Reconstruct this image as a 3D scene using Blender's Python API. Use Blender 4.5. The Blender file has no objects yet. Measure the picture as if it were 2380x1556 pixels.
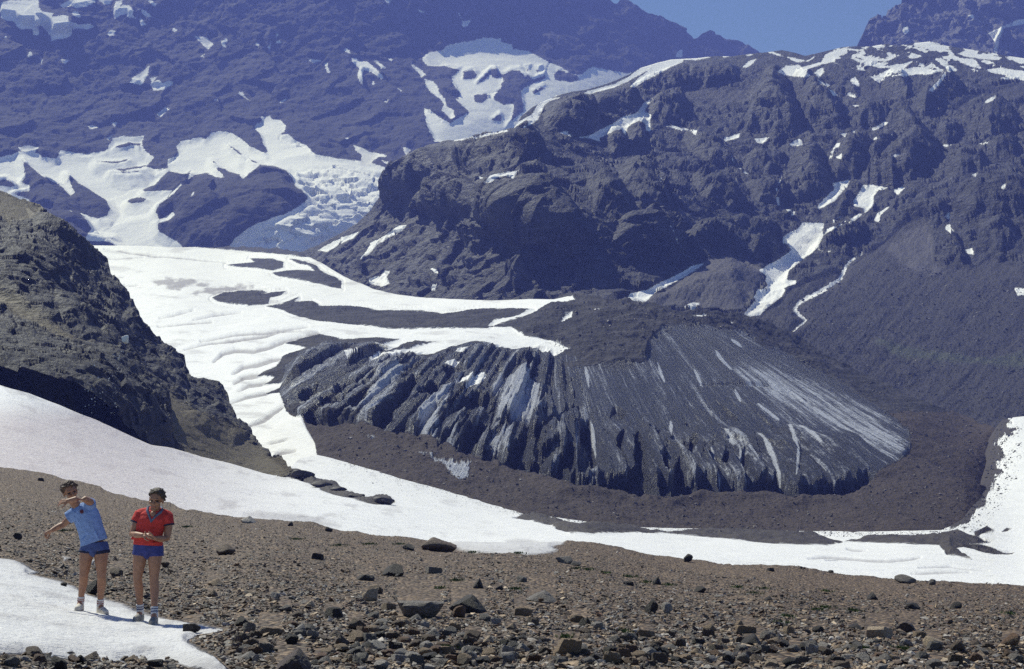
import bpy, bmesh, math, random
import numpy as np
from mathutils import Vector, Matrix
sc = bpy.context.scene
C = sc.collection
rng = np.random.default_rng(7)
random.seed(7)

# ------------------------------------------------------------------ camera geometry
IW, IH = 2380.0, 1556.0
F = IW * 50 / 36
PITCH = math.atan((1153 - 778) / F)
CP, SP = math.cos(PITCH), math.sin(PITCH)
def P(u, v, d):
    """world point at forward distance d (metres along +Y) on the sight line u, v"""
    x = (u - 1190) / F; z = (778 - v) / F
    dy = CP - z * SP; dz = SP + z * CP
    return np.stack([d * x / dy, d + 0 * x, d * dz / dy], -1)

cam = bpy.data.cameras.new('camera'); cam.lens = 50; cam.sensor_width = 36
cam.clip_start = 0.1; cam.clip_end = 30000
co = bpy.data.objects.new('camera', cam); C.objects.link(co)
co.rotation_euler = (math.pi / 2 + PITCH, 0, 0); sc.camera = co

# ------------------------------------------------------------------ noise, curves, outlines
_g = np.random.default_rng(11)
PERM = _g.permutation(256); PERM = np.concatenate([PERM, PERM, PERM])
GR = _g.normal(size=(256, 3)); GR /= np.linalg.norm(GR, axis=1)[:, None]
JIT = _g.uniform(.05, .95, size=(256, 3))
def perlin(p):
    i = np.floor(p).astype(np.int64); f = p - i; i &= 255
    w = f * f * f * (f * (f * 6 - 15) + 10)
    out = 0
    for a in (0, 1):
        wx = w[..., 0] if a else 1 - w[..., 0]
        pa = PERM[(i[..., 0] + a) & 255]
        for b in (0, 1):
            wy = w[..., 1] if b else 1 - w[..., 1]
            pb = PERM[(pa + i[..., 1] + b) & 255]
            for c in (0, 1):
                wz = w[..., 2] if c else 1 - w[..., 2]
                g = GR[PERM[(pb + i[..., 2] + c) & 255]]
                out = out + wx * wy * wz * (g[..., 0] * (f[..., 0] - a) + g[..., 1] * (f[..., 1] - b) + g[..., 2] * (f[..., 2] - c))
    return out * 1.6
def fbm(p, scale, octaves, gain=.5, ridged=False, seed=0.0):
    p = p / scale + seed * 17.31
    a, s, t = 1.0, 0, 0
    for k in range(octaves):
        n = perlin(p)
        s = s + a * ((1 - 2 * np.abs(n)) if ridged else n); t += a
        a *= gain; p = p * 2.03 + 3.7
    return s / t
def facets(p, size, seed=0):
    """broken blocks: every cell carries its own tilted plane"""
    p = p / size + seed * 9.7; i = np.floor(p).astype(np.int64); f = p - i
    best = np.full(p.shape[:-1], 9.0); val = np.zeros(p.shape[:-1])
    for a in (-1, 0, 1):
        for b in (-1, 0, 1):
            for c in (-1, 0, 1):
                h = PERM[(PERM[(PERM[(i[..., 0] + a) & 255] + i[..., 1] + b) & 255] + i[..., 2] + c) & 255]
                dx = f[..., 0] - a - JIT[h, 0]; dy = f[..., 1] - b - JIT[h, 1]; dz = f[..., 2] - c - JIT[h, 2]
                d2 = dx * dx + dy * dy + dz * dz; m = d2 < best
                v = GR[h, 0] * dx + GR[h, 1] * dy + GR[h, 2] * dz + JIT[h, 1] * .5 - .25
                best = np.where(m, d2, best); val = np.where(m, v, val)
    return val
def sstep(x, a, b):
    t = np.clip((x - a) / (b - a), 0, 1); return t * t * (3 - 2 * t)
def curve(pts):
    a = np.array(sorted(pts)); return lambda u: np.interp(u, a[:, 0], a[:, 1])
class TPS:
    """smooth distance field through control points (u, v, metres)"""
    def __init__(s, pts, reg=1e-4):
        a = np.array(pts, float); s.c = a[:, :2] / 1000 * [1, 1.6]
        n = len(a); K = s.k(s.c) + reg * np.eye(n); Q = np.c_[np.ones(n), s.c]
        A = np.block([[K, Q], [Q.T, np.zeros((3, 3))]])
        s.w = np.linalg.solve(A, np.r_[np.log(a[:, 2]), 0, 0, 0])
    def k(s, x):
        r2 = ((x[..., None, :] - s.c) ** 2).sum(-1); return .5 * r2 * np.log(r2 + 1e-9)
    def __call__(s, u, v):
        x = np.stack([u / 1000, v * 1.6 / 1000], -1)
        return np.exp(s.k(x) @ s.w[:-3] + s.w[-3] + x @ s.w[-2:])
FAR = -60.0
def sd_poly(U, V, poly):
    """signed distance to a closed outline, positive inside, cut at FAR"""
    p = np.array(poly, float); out = np.full(U.shape, FAR)
    m = (U > p[:, 0].min() + FAR) & (U < p[:, 0].max() - FAR) & (V > p[:, 1].min() + FAR) & (V < p[:, 1].max() - FAR)
    if not m.any(): return out
    x, y = U[m], V[m]; d2 = np.full(x.shape, 1e9); ins = np.zeros(x.shape, bool)
    for (ax, ay), (bx, by) in zip(p, np.roll(p, -1, 0)):
        ex, ey = bx - ax, by - ay
        t = np.clip(((x - ax) * ex + (y - ay) * ey) / (ex * ex + ey * ey + 1e-9), 0, 1)
        d2 = np.minimum(d2, (x - ax - t * ex) ** 2 + (y - ay - t * ey) ** 2)
        ins ^= ((ay > y) != (by > y)) & (x < ex * (y - ay) / (ey if abs(ey) > 1e-9 else 1e-9) + ax)
    d = np.sqrt(d2); out[m] = np.maximum(np.where(ins, d, -d), FAR); return out
def sd_line(U, V, line, w):
    p = np.array(line, float); out = np.full(U.shape, FAR)
    m = (U > p[:, 0].min() + FAR) & (U < p[:, 0].max() - FAR) & (V > p[:, 1].min() + FAR) & (V < p[:, 1].max() - FAR)
    if not m.any(): return out
    x, y = U[m], V[m]; best = np.full(x.shape, FAR); n = len(p) - 1
    for k in range(n):
        (ax, ay), (bx, by) = p[k], p[k + 1]; ex, ey = bx - ax, by - ay
        t = np.clip(((x - ax) * ex + (y - ay) * ey) / (ex * ex + ey * ey + 1e-9), 0, 1)
        ww = w * (1 - (2 * ((k + t) / n) - 1) ** 2 * .75)      # thins out towards both ends
        best = np.maximum(best, ww - np.hypot(x - ax - t * ex, y - ay - t * ey))
    out[m] = np.maximum(best, FAR); return out
OFF = {1: (0, 0), 2: (793.4, 0), 3: (1586.4, 0), 4: (0, 518.7), 5: (793.4, 518.7), 6: (1586.4, 518.7),
       7: (0, 1037.5), 8: (793.4, 1037.5), 9: (1586.4, 1037.5)}
def rg(r, *flat):
    """outline noted in sheet r of the survey -> frame units"""
    a = np.array(flat, float).reshape(-1, 2)
    if r == 'a': return a * .2778 + [612.3, 720.3]
    if r == 'b': return a * .4086 + [1188.5, 720.3]
    if r == 'o': return a
    return a / 3 + OFF[r]
def union(U, V, polys):
    S = np.full(U.shape, FAR)
    for q in polys: S = np.maximum(S, sd_poly(U, V, q))
    return S

# ------------------------------------------------------------------ labels
def tag(o, label=None, cat=None, group=None, kind=None):
    if label: o['label'] = label
    if cat: o['category'] = cat
    if group: o['group'] = group
    if kind: o['kind'] = kind
    return o
def make_mesh(name, verts, faces, smooth=True, attrs=None):
    me = bpy.data.meshes.new(name)
    verts = np.asarray(verts, np.float32); faces = np.asarray(faces, np.int32); k = faces.shape[1]
    me.vertices.add(len(verts)); me.vertices.foreach_set('co', verts.ravel())
    me.loops.add(faces.size); me.loops.foreach_set('vertex_index', faces.ravel())
    me.polygons.add(len(faces)); me.polygons.foreach_set('loop_start', np.arange(len(faces), dtype=np.int32) * k)
    me.update(calc_edges=True)
    me.polygons.foreach_set('use_smooth', np.full(len(faces), smooth))
    for n, a in (attrs or {}).items():
        a = np.asarray(a, np.float32)
        if a.ndim == 1: me.attributes.new(n, 'FLOAT', 'POINT').data.foreach_set('value', a)
        else:
            c = np.ones((len(a), 4), np.float32); c[:, :3] = a
            me.attributes.new(n, 'FLOAT_COLOR', 'POINT').data.foreach_set('color', c.ravel())
    return me
def link(name, me, mat=None, parent=None):
    o = bpy.data.objects.new(name, me); C.objects.link(o)
    if mat and not me.materials: me.materials.append(mat)
    if parent: o.parent = parent
    return o

SURF = {}
def surface(name, u0, u1, du, vtop, vbot, rows, depth, shape, mat, back, label, cat, ray=0.0, lie=None):
    """a sheet of terrain: base sheet from the distance field, relief along its normal, then a back slope that falls away behind its crest"""
    us = np.concatenate([np.arange(u0, max(u0, -24) - 1e-6, 9), np.arange(max(u0, -24), min(u1, 2404), du), np.arange(min(u1, 2404), u1 + 1e-6, 9)]); t = np.linspace(0, 1, rows)[:, None]
    vt, vb = vtop(us)[None], vbot(us)[None]; vt = np.minimum(vt, vb - .5)
    V = vb + (vt - vb) * t; U = np.repeat(us[None], rows, 0)
    D = depth(U, V); B = P(U, V, D)
    n = np.cross(np.gradient(B, axis=1), np.gradient(B, axis=0))
    n /= np.linalg.norm(n, axis=-1)[..., None] + 1e-9
    n *= np.where((n * B).sum(-1) > 0, -1, 1)[..., None]
    px = D / F
    disp, attrs = shape(U, V, B, px, n)
    k_ = B / np.linalg.norm(B, axis=-1)[..., None]; n = n * (1 - ray) - k_ * ray
    X = B + n * disp[..., None]
    SURF[name] = (us, X, vt[0], vb[0])
    if lie:                                                # where snow lies on the finished relief
        q = X / X[..., 1:2]; zz = q[..., 2]; tz = (zz * CP - SP) / (CP + zz * SP)
        dy = CP - tz * SP; attrs['snow'] = lie(1190 + F * q[..., 0] * dy, 778 - F * tz)
    k, L, S = back
    ex = [X]
    for j in range(1, k + 1):
        q = X[-1] + np.array([0, L * j, 0]); q[:, 2] -= S * j ** 1.3
        ex.append(q[None])
    A = np.concatenate(ex, 0); R, N = A.shape[:2]
    idx = np.arange(R * N).reshape(R, N)
    fc = np.stack([idx[:-1, :-1], idx[:-1, 1:], idx[1:, 1:], idx[1:, :-1]], -1).reshape(-1, 4)
    at = {q: np.concatenate([a] + [a[-1:]] * k, 0).ravel() for q, a in attrs.items()}
    o = link(name, make_mesh(name, A.reshape(-1, 3), fc, True, at), mat)
    return tag(o, label, cat, kind='structure')
def spot(name, u, v):
    """point of a built sheet met at u, v"""
    us, X, vt, vb = SURF[name]
    i = int(np.clip(np.searchsorted(us, u), 0, len(us) - 1))
    col = X[:, i]; zz = col[:, 2] / col[:, 1]
    zt = P(np.float64(u), np.float64(v), 1.0)[2]
    j = int(np.argmin(np.abs(zz - zt)))
    return col[j]

# ------------------------------------------------------------------ materials
class NT:
    def __init__(s, name):
        s.m = bpy.data.materials.new(name); s.m.use_nodes = True; s.t = s.m.node_tree
        s.t.nodes.clear(); s.out = s.n('ShaderNodeOutputMaterial')
    def n(s, typ, ins=None, **kw):
        q = s.t.nodes.new(typ)
        for k, v in kw.items(): setattr(q, k, v)
        for k, v in (ins or {}).items(): s.set(q.inputs[k], v)
        return q
    def set(s, sock, v):
        if isinstance(v, bpy.types.NodeSocket): s.t.links.new(v, sock)
        elif isinstance(v, bpy.types.Node): s.t.links.new(v.outputs[0], sock)
        elif isinstance(v, (int, float)) and sock.type == 'RGBA': sock.default_value = (v, v, v, 1)
        elif isinstance(v, (tuple, list)) and len(v) == 3 and sock.type == 'RGBA': sock.default_value = (*v, 1)
        else: sock.default_value = v
    def attr(s, name): return s.n('ShaderNodeAttribute', attribute_name=name).outputs['Fac']
    def attrc(s, name): return s.n('ShaderNodeAttribute', attribute_name=name).outputs['Color']
    def pos(s): return s.n('ShaderNodeNewGeometry').outputs['Position']
    def noise(s, vec, scale, detail=5, rough=.55, dist=0):
        return s.n('ShaderNodeTexNoise', {'Vector': vec, 'Scale': scale, 'Detail': detail, 'Roughness': rough, 'Distortion': dist}).outputs['Fac']
    def math(s, op, a, b=0.0, c=0.0, clamp=False):
        return s.n('ShaderNodeMath', {0: a, 1: b, 2: c}, operation=op, use_clamp=clamp).outputs[0]
    def ramp(s, x, a, b, lo=0.0, hi=1.0):
        return s.n('ShaderNodeMapRange', {'Value': x, 'From Min': a, 'From Max': b, 'To Min': lo, 'To Max': hi}, interpolation_type='SMOOTHSTEP').outputs[0]
    def mix(s, f, a, b, mode='MIX'):
        q = s.n('ShaderNodeMix', data_type='RGBA', blend_type=mode)
        s.set(q.inputs[0], f); s.set(q.inputs[6], a); s.set(q.inputs[7], b); return q.outputs[2]
    def mapping(s, vec, rot=(0, 0, 0), scale=(1, 1, 1)):
        return s.n('ShaderNodeMapping', {'Vector': vec, 'Rotation': rot, 'Scale': scale}).outputs[0]
    def bump(s, h, dist, strength=1.0, normal=None):
        q = s.n('ShaderNodeBump', {'Height': h, 'Distance': dist, 'Strength': strength})
        if normal: s.set(q.inputs['Normal'], normal)
        return q.outputs[0]
    def bsdf(s, col, rough=.8, normal=None, spec=.3, **kw):
        q = s.n('ShaderNodeBsdfPrincipled', {'Base Color': col, 'Roughness': rough, 'Specular IOR Level': spec, **kw})
        if normal: s.set(q.inputs['Normal'], normal)
        s.t.links.new(q.outputs[0], s.out.inputs['Surface']); return s.m

SNOW, SNOW_DIRT_SHADE = (.80, .785, .77), (.30, .28, .285)
def terrain_mat(name, dark, light, feat, scree=None, grass=None, ice=None, snow_noise=4.0, bump=1.0, dirt_amt=.35, soft=2.0, grit=None, algae=None, pebble=None, snow_bump=1.0, pale=None, rough0=.62):
    """rock with beds and joints; the attributes snow, scree, grass, ice (frame units, positive inside) say what lies where"""
    m = NT(name); p = m.pos()
    n1 = m.noise(p, 1 / feat, 8, .62); n2 = m.noise(p, 6 / feat, 6, .65)
    beds = m.noise(m.mapping(p, (.5, .35, .2), (.25, .25, 2.2)), 3 / feat, 6, .6, .4)
    tone = m.ramp(m.math('ADD', m.math('MULTIPLY', n1, .6), m.math('MULTIPLY', beds, .4)), .41, .61)
    col = m.mix(tone, dark, light)
    speck = m.ramp(n2, .55, .75)
    col = m.mix(m.math('MULTIPLY', speck, .65), col, tuple(min(1, c * 2.6) for c in light))  # pale mottling, also painted in as glints of wet rock
    h = m.math('ADD', m.math('MULTIPLY', n1, 1.1), m.math('MULTIPLY', n2, .5)); h = m.math('ADD', h, m.math('MULTIPLY', beds, .35))
    rough = rough0
    edge = m.math('MULTIPLY', m.math('SUBTRACT', m.noise(p, 5 / feat, 6, .65), .5), snow_noise * 3)
    cover = 0.0
    if scree:
        sm = m.ramp(m.math('ADD', m.attr('scree'), edge), -6, 6)
        gr = m.noise(p, 26 / feat if not grit else grit, 4, .7)
        sc_ = m.mix(m.ramp(gr, .35, .68), tuple(c * .62 for c in scree), tuple(c * 1.35 for c in scree))
        sc_ = m.mix(m.ramp(n1, .35, .65, 0, .4), sc_, tuple(c * .7 for c in scree))
        if pale: sc_ = m.mix(m.ramp(m.math('ADD', m.attr('pale'), edge), -6, 6), sc_, m.mix(m.ramp(gr, .35, .68), tuple(c * .75 for c in pale), tuple(c * 1.25 for c in pale)))
        col = m.mix(sm, col, sc_); h = m.mix(sm, h, m.math('MULTIPLY', gr, .35))
    if pebble:
        vo = m.n('ShaderNodeTexVoronoi', {'Vector': p, 'Scale': pebble, 'Randomness': 1.0})
        pc = m.n('ShaderNodeSeparateColor', {0: vo.outputs['Color']})
        tint = m.mix(pc.outputs[0], (.030, .021, .015), (.15, .102, .067)); tint = m.mix(m.ramp(pc.outputs[1], .72, .8), tint, (.28, .19, .115))
        col = m.mix(.75, col, tint); h = m.math('SUBTRACT', m.math('MULTIPLY', h, .3), m.math('MULTIPLY', vo.outputs['Distance'], .5))
    if ice:
        im = m.ramp(m.math('ADD', m.attr('ice'), edge), -2.5, 2.5)
        c, a = m.attr('flow'), m.attr('along')
        cv = m.n('ShaderNodeCombineXYZ', {0: c, 1: m.math('MULTIPLY', a, .10), 2: 0.0}).outputs[0]
        s1 = m.noise(cv, .20, 6, .65, .7); s2 = m.noise(cv, .7, 4, .6, .2); s3 = m.noise(p, 9 / feat, 6, .7)
        st = m.math('ADD', m.math('ADD', m.math('MULTIPLY', s1, .45), m.math('MULTIPLY', s2, .25)), m.math('MULTIPLY', s3, .3))
        s0 = m.noise(cv, .045, 3, .6, .5)
        st = m.math('ADD', m.math('ADD', st, m.attr('ice_tone_and_light')), m.math('MULTIPLY', m.math('SUBTRACT', s0, .5), .5))
        ic = m.mix(m.ramp(st, .38, .55), (.003, .003, .0055), (.021, .022, .031)); ic = m.mix(m.ramp(st, .53, .70), ic, (.5, .51, .56))  # bright end holds painted sun glints along with pale streaks
        col = m.mix(im, col, ic); h = m.mix(im, h, m.math('ADD', m.math('MULTIPLY', s1, .5), m.math('MULTIPLY', s3, .5)))
        rough = m.ramp(im, 0, 1, .85, .4)
    if grass:
        gm = m.ramp(m.math('ADD', m.math('ADD', m.attr('grass'), edge), m.math('MULTIPLY', m.math('SUBTRACT', n2, .5), 40)), -8, 8)
        col = m.mix(m.math('MULTIPLY', gm, .85), col, m.mix(m.ramp(n2, .35, .65), grass, tuple(c * 1.7 for c in grass)))
    if pebble or 1:
        sm = m.ramp(m.math('ADD', m.attr('snow'), edge), -soft, soft)
        d1 = m.noise(p, 1.2 / feat, 7, .65); d2 = m.noise(p, 14 / feat, 5, .7)
        df = m.math('ADD', m.ramp(m.math('ADD', m.math('MULTIPLY', d1, .6), m.math('MULTIPLY', d2, .4)), .5, .72, 0, dirt_amt * .6), m.attr('dirt_and_shade'), clamp=True)
        sn = m.mix(df, SNOW, SNOW_DIRT_SHADE)
        if algae: sn = m.mix(m.math('MULTIPLY', m.ramp(m.attr('algae'), 0, 1), m.ramp(d2, .3, .6, .5, 1)), sn, algae)
        dots = m.ramp(m.noise(p, 60 / feat, 2, .5), .70, .74, 0, .55)
        sn = m.mix(dots, sn, (.28, .25, .23))
        col = m.mix(sm, col, sn)
        sh = m.math('MULTIPLY', m.math('ADD', m.math('MULTIPLY', d1, .25), m.math('MULTIPLY', d2, .12)), snow_bump)
        h = m.mix(sm, h, sh)
        if not isinstance(rough, float): rough = m.mix(sm, rough, .7)
    nb = m.bump(h, feat * .22 * bump, 1.0)
    return m.bsdf(col, rough, nb, .25)

# ------------------------------------------------------------------ light and air
ELEV, AZ = math.radians(54), math.radians(-46)          # sun behind the left shoulder of the far wall
S = Vector((math.sin(AZ) * math.cos(ELEV), math.cos(AZ) * math.cos(ELEV), math.sin(ELEV)))
sun = bpy.data.lights.new('sun', 'SUN'); sun.energy = 5.0; sun.angle = math.radians(.5); sun.color = (.93, .94, 1)
so = bpy.data.objects.new('sun', sun); C.objects.link(so); so.rotation_euler = S.to_track_quat('Z', 'Y').to_euler()
w = bpy.data.worlds.new('World'); sc.world = w; w.use_nodes = True
nt = w.node_tree; sky = nt.nodes.new('ShaderNodeTexSky'); sky.sky_type = 'NISHITA'; sky.sun_disc = False
sky.sun_elevation = ELEV; sky.sun_rotation = AZ; sky.altitude = 3500; sky.air_density = .9; sky.dust_density = 0; sky.ozone_density = 6
bg = nt.nodes['Background']; bg.inputs[1].default_value = .10; nt.links.new(sky.outputs[0], bg.inputs[0])
sc.view_settings.view_transform = 'Standard'; sc.view_settings.look = 'None'; sc.view_settings.gamma = 1
sc.view_settings.exposure = .32
sc.cycles.max_bounces = 5; sc.cycles.diffuse_bounces = 3; sc.cycles.glossy_bounces = 2; sc.cycles.volume_bounces = 0
sc.cycles.use_denoising = False
HAZE = 2.4e-4

# ------------------------------------------------------------------ terrain: crest and foot curves
GL_TOP = curve([(-200, 560), (150, 568), (200, 571), (535, 574), (640, 577), (690, 584), (730, 603), (765, 622), (800, 642), (830, 657), (870, 672), (900, 680), (940, 687), (990, 693), (1060, 697), (1150, 697), (1230, 696), (1290, 698), (1320, 692), (1350, 691), (1400, 698), (1450, 705), (1500, 716), (1560, 724), (1620, 728), (1680, 733), (1730, 738), (1760, 752), (1800, 768), (1840, 783), (1870, 800), (1900, 822), (1950, 848), (2000, 872), (2060, 893), (2110, 915), (2160, 940), (2200, 957), (2260, 975), (2300, 992), (2330, 1010), (2380, 1040), (2500, 1080)])
SN_TOP = curve([(-200, 850), (0, 893), (70, 912), (150, 945), (230, 980), (300, 1013), (350, 1035), (400, 1045), (450, 1058), (500, 1070), (560, 1085), (610, 1100), (640, 1106), (665, 1097), (700, 1064), (738, 1058), (770, 1066), (800, 1075), (860, 1092), (926, 1115), (1026, 1137), (1093, 1159), (1160, 1174), (1226, 1193), (1300, 1203), (1400, 1217), (1500, 1226), (1586, 1230), (1750, 1234), (1900, 1236), (2013, 1238), (2190, 1234), (2240, 1205), (2272, 1160), (2290, 1110), (2303, 1050), (2312, 1000), (2330, 976), (2380, 970), (2500, 962)])
FG_TOP = curve([(-200, 1062), (0, 1085), (60, 1093), (120, 1105), (200, 1126), (270, 1146), (330, 1160), (380, 1171), (430, 1183), (540, 1199), (620, 1207), (700, 1219), (793, 1234), (827, 1237), (877, 1246), (927, 1250), (1000, 1257), (1100, 1262), (1200, 1263), (1300, 1261), (1360, 1266), (1410, 1270), (1460, 1279), (1510, 1288), (1586, 1296), (1686, 1307), (1820, 1320), (1920, 1330), (2020, 1340), (2153, 1350), (2253, 1357), (2380, 1361), (2500, 1368)])
CL_TOP = curve([(-200, 400), (0, 448), (40, 462), (90, 480), (115, 500), (140, 520), (190, 556), (215, 574), (240, 602), (252, 628), (265, 655), (290, 688), (315, 715), (335, 745), (352, 757), (368, 778), (385, 798), (420, 832), (437, 862), (444, 874), (475, 886), (510, 908), (530, 935), (537, 960), (560, 990), (580, 1004), (600, 1025), (625, 1050), (645, 1068), (672, 1094), (700, 1112), (760, 1150), (800, 1170)])
MS_TOP = curve([(660, 600), (690, 590), (740, 570), (790, 545), (830, 520), (862, 488), (885, 455), (897, 420), (912, 392), (932, 368), (960, 352), (1000, 335), (1050, 326), (1090, 320), (1140, 312), (1170, 303), (1195, 297), (1213, 270), (1235, 252), (1262, 236), (1290, 224), (1330, 214), (1370, 207), (1400, 199), (1430, 188), (1465, 172), (1490, 158), (1530, 146), (1560, 139), (1620, 136), (1660, 131), (1700, 132), (1740, 126), (1790, 121), (1818, 117), (1850, 124), (1872, 131), (1900, 124), (1925, 118), (1960, 110), (1990, 108), (2020, 109), (2056, 103), (2090, 106), (2130, 100), (2165, 97), (2200, 107), (2250, 115), (2300, 122), (2340, 130), (2380, 136), (2500, 150)])
FW_TOP = curve([(-250, -110), (200, -150), (700, -120), (1000, -150), (1200, -60), (1320, -50), (1360, -30), (1393, 0), (1403, 17), (1417, 30), (1425, 29), (1432, 19), (1440, 15), (1457, 23), (1467, 33), (1493, 47), (1510, 48), (1527, 54), (1545, 66), (1560, 70), (1586, 84), (1596, 93), (1606, 103), (1614, 101), (1626, 91), (1643, 87), (1656, 93), (1668, 96), (1680, 103), (1693, 103), (1708, 104), (1720, 107), (1746, 125), (1800, 150), (1900, 190)])
PK_TOP = curve([(1960, 150), (2000, 112), (2008, 100), (2016, 87), (2030, 74), (2046, 60), (2058, 46), (2066, 37), (2080, 40), (2090, 35), (2098, 26), (2106, 6), (2125, -20), (2160, -60), (2230, -90), (2320, -110), (2420, -160), (2520, -120)])

# ---- far wall -------------------------------------------------------------------
FW_SNOW = [rg(1, *q) for q in [
 (0,20,60,5,160,0,270,0,270,50,290,80,370,95,360,120,440,105,475,115,475,150,560,170,620,165,655,190,600,205,540,195,500,205,505,235,470,265,410,275,360,285,350,250,325,215,280,175,250,180,275,220,270,245,235,240,225,205,150,205,120,190,95,150,30,135,5,120),
 (420,40,470,10,530,-5,660,-5,668,15,600,45,530,65,500,40,440,55), (690,0,780,-5,770,30,730,30), (500,90,520,75,575,120,530,120),
 (805,10,850,0,850,20,830,50,850,40,900,40,930,75,925,105,945,130,900,125,880,100,840,105,800,130,790,90,800,50),
 (1020,0,1060,5,1105,45,1080,48), (960,65,1000,70,1045,100,1065,120,1040,125,990,95), (975,120,1025,175,980,175), (745,235,780,210,800,215,795,250,760,250),
 (200,365,215,355,225,380,210,405,190,390), (1045,590,1100,560,1140,580,1180,560,1210,575,1195,600,1150,625,1100,630,1070,625), (1200,205,1215,195,1235,212,1215,220),
 (1540,290,1575,270,1590,285,1565,300,1575,325,1555,325), (1915,265,1935,235,1940,250,1925,270), (1925,300,1945,280,1960,300), (2260,445,2280,440,2285,475,2300,510,2280,500),
 (1150,755,1180,755,1165,780), (1490,700,1520,690,1520,705), (30,260,45,250,40,270), (280,430,295,420,290,445),
 (0,1100,80,1080,130,1060,270,1070,290,1095,400,1110,420,1050,500,1065,600,1075,740,1055,760,1020,790,960,860,950,930,955,1000,950,985,1010,1020,1060,1070,1100,1020,1160,1100,1185,1170,1175,1170,1110,1250,1080,1230,1020,1260,985,1400,960,1430,975,1480,930,1530,915,1620,930,1690,975,1740,1020,1850,1070,1870,1060,1835,1000,1820,940,1770,890,1790,865,1830,860,1820,815,1880,810,1900,835,1960,840,1995,880,1980,920,1940,940,2010,940,2060,980,2140,1020,2200,1080,2379,1110,2550,1130,2760,1185,3000,1300,3000,1900,-200,1900,-200,1110)]]
FW_LEDGE = FW_SNOW[:-1]
FW_SNOW += [rg(2, *q) for q in [
 (70,405,100,410,130,430,180,430,230,475,260,500,305,550,260,545,220,510,160,490,145,520,155,600,130,580,110,520,130,480,80,440), (225,425,260,430,305,475,280,475), (330,410,355,410,345,430), (395,618,425,632,415,638), (220,560,230,590,215,590), (300,710,325,695,320,715), (15,345,40,340,70,375,45,370),
 (560,410,610,365,700,355,740,320,830,300,920,285,1000,265,1110,275,1110,295,1180,310,1200,345,1300,360,1400,410,1450,440,1520,460,1580,500,1640,530,1680,520,1700,500,1750,465,1850,490,2000,515,2060,500,2379,420,2379,700,1700,900,1150,1000,790,1000,650,985,600,880,570,745,620,770,700,830,760,860,860,800,900,790,830,720,800,690,820,690,830,650,780,590,770,540,830,490,735,465,720,460,600,460),
 (580,555,640,570,680,620,665,625,720,690,730,740,780,770,790,820,760,830,700,770,715,730,690,690,620,640,590,600), (480,440,540,480,590,520,560,540),
 (2340,370,2379,340,2379,400,2330,400)]]
FW_LEDGE = FW_LEDGE + FW_SNOW[len(FW_LEDGE) + 1:][:7]
FW_ROCK = [rg(1, *q) for q in [
 (160,1120,300,1230,430,1300,490,1365,520,1345,465,1210,540,1270,660,1345,740,1395,770,1455,740,1510,690,1525,600,1500,560,1485,600,1530,640,1600,600,1650,690,1650,720,1661,790,1666,760,1681,820,1720,300,1720,200,1390,80,1350,110,1340,200,1330,210,1300,150,1270,175,1240),
 (-20,1260,40,1250,90,1275,115,1305,60,1305,-20,1290),
 (990,1325,1080,1290,1130,1230,1180,1190,1290,1215,1330,1190,1310,1250,1360,1220,1440,1205,1500,1235,1570,1240,1500,1165,1560,1175,1600,1200,1670,1215,1690,1250,1740,1205,1810,1150,1900,1155,1990,1185,2040,1240,2060,1300,2110,1330,2150,1385,2100,1430,2000,1490,1870,1530,1820,1556,1780,1560,1700,1616,1640,1666,1600,1716,1590,1760,1280,1760,1265,1711,1200,1666,1110,1616,1095,1556,1170,1540,1220,1500,1210,1480,1110,1540,1085,1470,1110,1420,1160,1390,1200,1330,1100,1330,1010,1335),
 (890,1395,960,1375,1025,1380,1000,1405,930,1420,890,1410), (670,1130,830,1125,900,1105,870,1130,800,1140), (770,1185,900,1170,1020,1155,980,1172,860,1195), (790,1203,980,1192,900,1205),
 (1590,1010,1620,1025,1695,1080,1670,1080), (1735,1103,1805,1140,1760,1130), (1480,1115,1510,1140,1490,1135),
 (830,1010,900,995,985,1000,970,1025,940,1010,870,1030,790,1030)]]
FW_ROCK += [rg(2, *q) for q in [
 (850,500,920,490,950,520,930,550,850,555), (940,590,1000,520,1050,480,1080,480,1100,505,1130,520,1180,490,1240,490,1280,530,1300,520,1340,555,1420,525,1430,545,1380,570,1300,600,1250,640,1270,720,1270,780,1190,840,1150,890,1180,800,1200,730,1130,730,1060,700,1060,670,1110,615,1120,560,1050,540,1040,520,1000,560),
 (920,660,1020,655,1020,690,985,720,930,715), (1045,835,1100,790,1120,810,1115,845,1060,845), (1490,560,1480,520,1510,485,1560,500,1640,530,1665,560,1600,575), (1280,480,1310,480,1300,500), (1350,490,1390,485,1370,510), (1330,640,1400,605,1420,620,1340,660), (790,770,830,795,820,830,780,800)]]
FW_SNOW2 = [rg(1, 1150,1400,1200,1340,1270,1270,1280,1275,1210,1350), rg(1, 1330,1370,1360,1325,1345,1365), rg(2, 1130,800,1200,735,1200,770,1180,850,1140,880,1110,850), rg(4, 600,100,640,85,690,90,720,105,790,110,760,125,700,130,600,125),
 rg(2, 1050,560,1110,540,1130,560,1100,600,1040,620), rg(1, 470,1440, 500,1475,490,1470)]
FW_PALE = [rg(1, *q) for q in [(1350,250,1440,265,1490,310,1450,340,1410,310), (905,575,930,540,1000,500,1040,460,1030,520,985,600), (1040,545,1095,535,1060,580), (400,415,480,425,450,445), (610,885,650,875,695,890,630,900), (775,855,820,855,800,885), (1090,800,1150,750,1180,760,1120,815), (1945,715,2000,685,1970,720), (2140,405,2235,425,2180,440), (1660,650,1695,640,1700,670,1740,705), (130,1030,200,1018,270,1030,240,1055,150,1055), (750,970,790,935,760,975), (1395,390,1425,380,1420,400), (1780,300,1810,305,1800,330), (1870,330,1890,290,1880,350)]]
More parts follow.
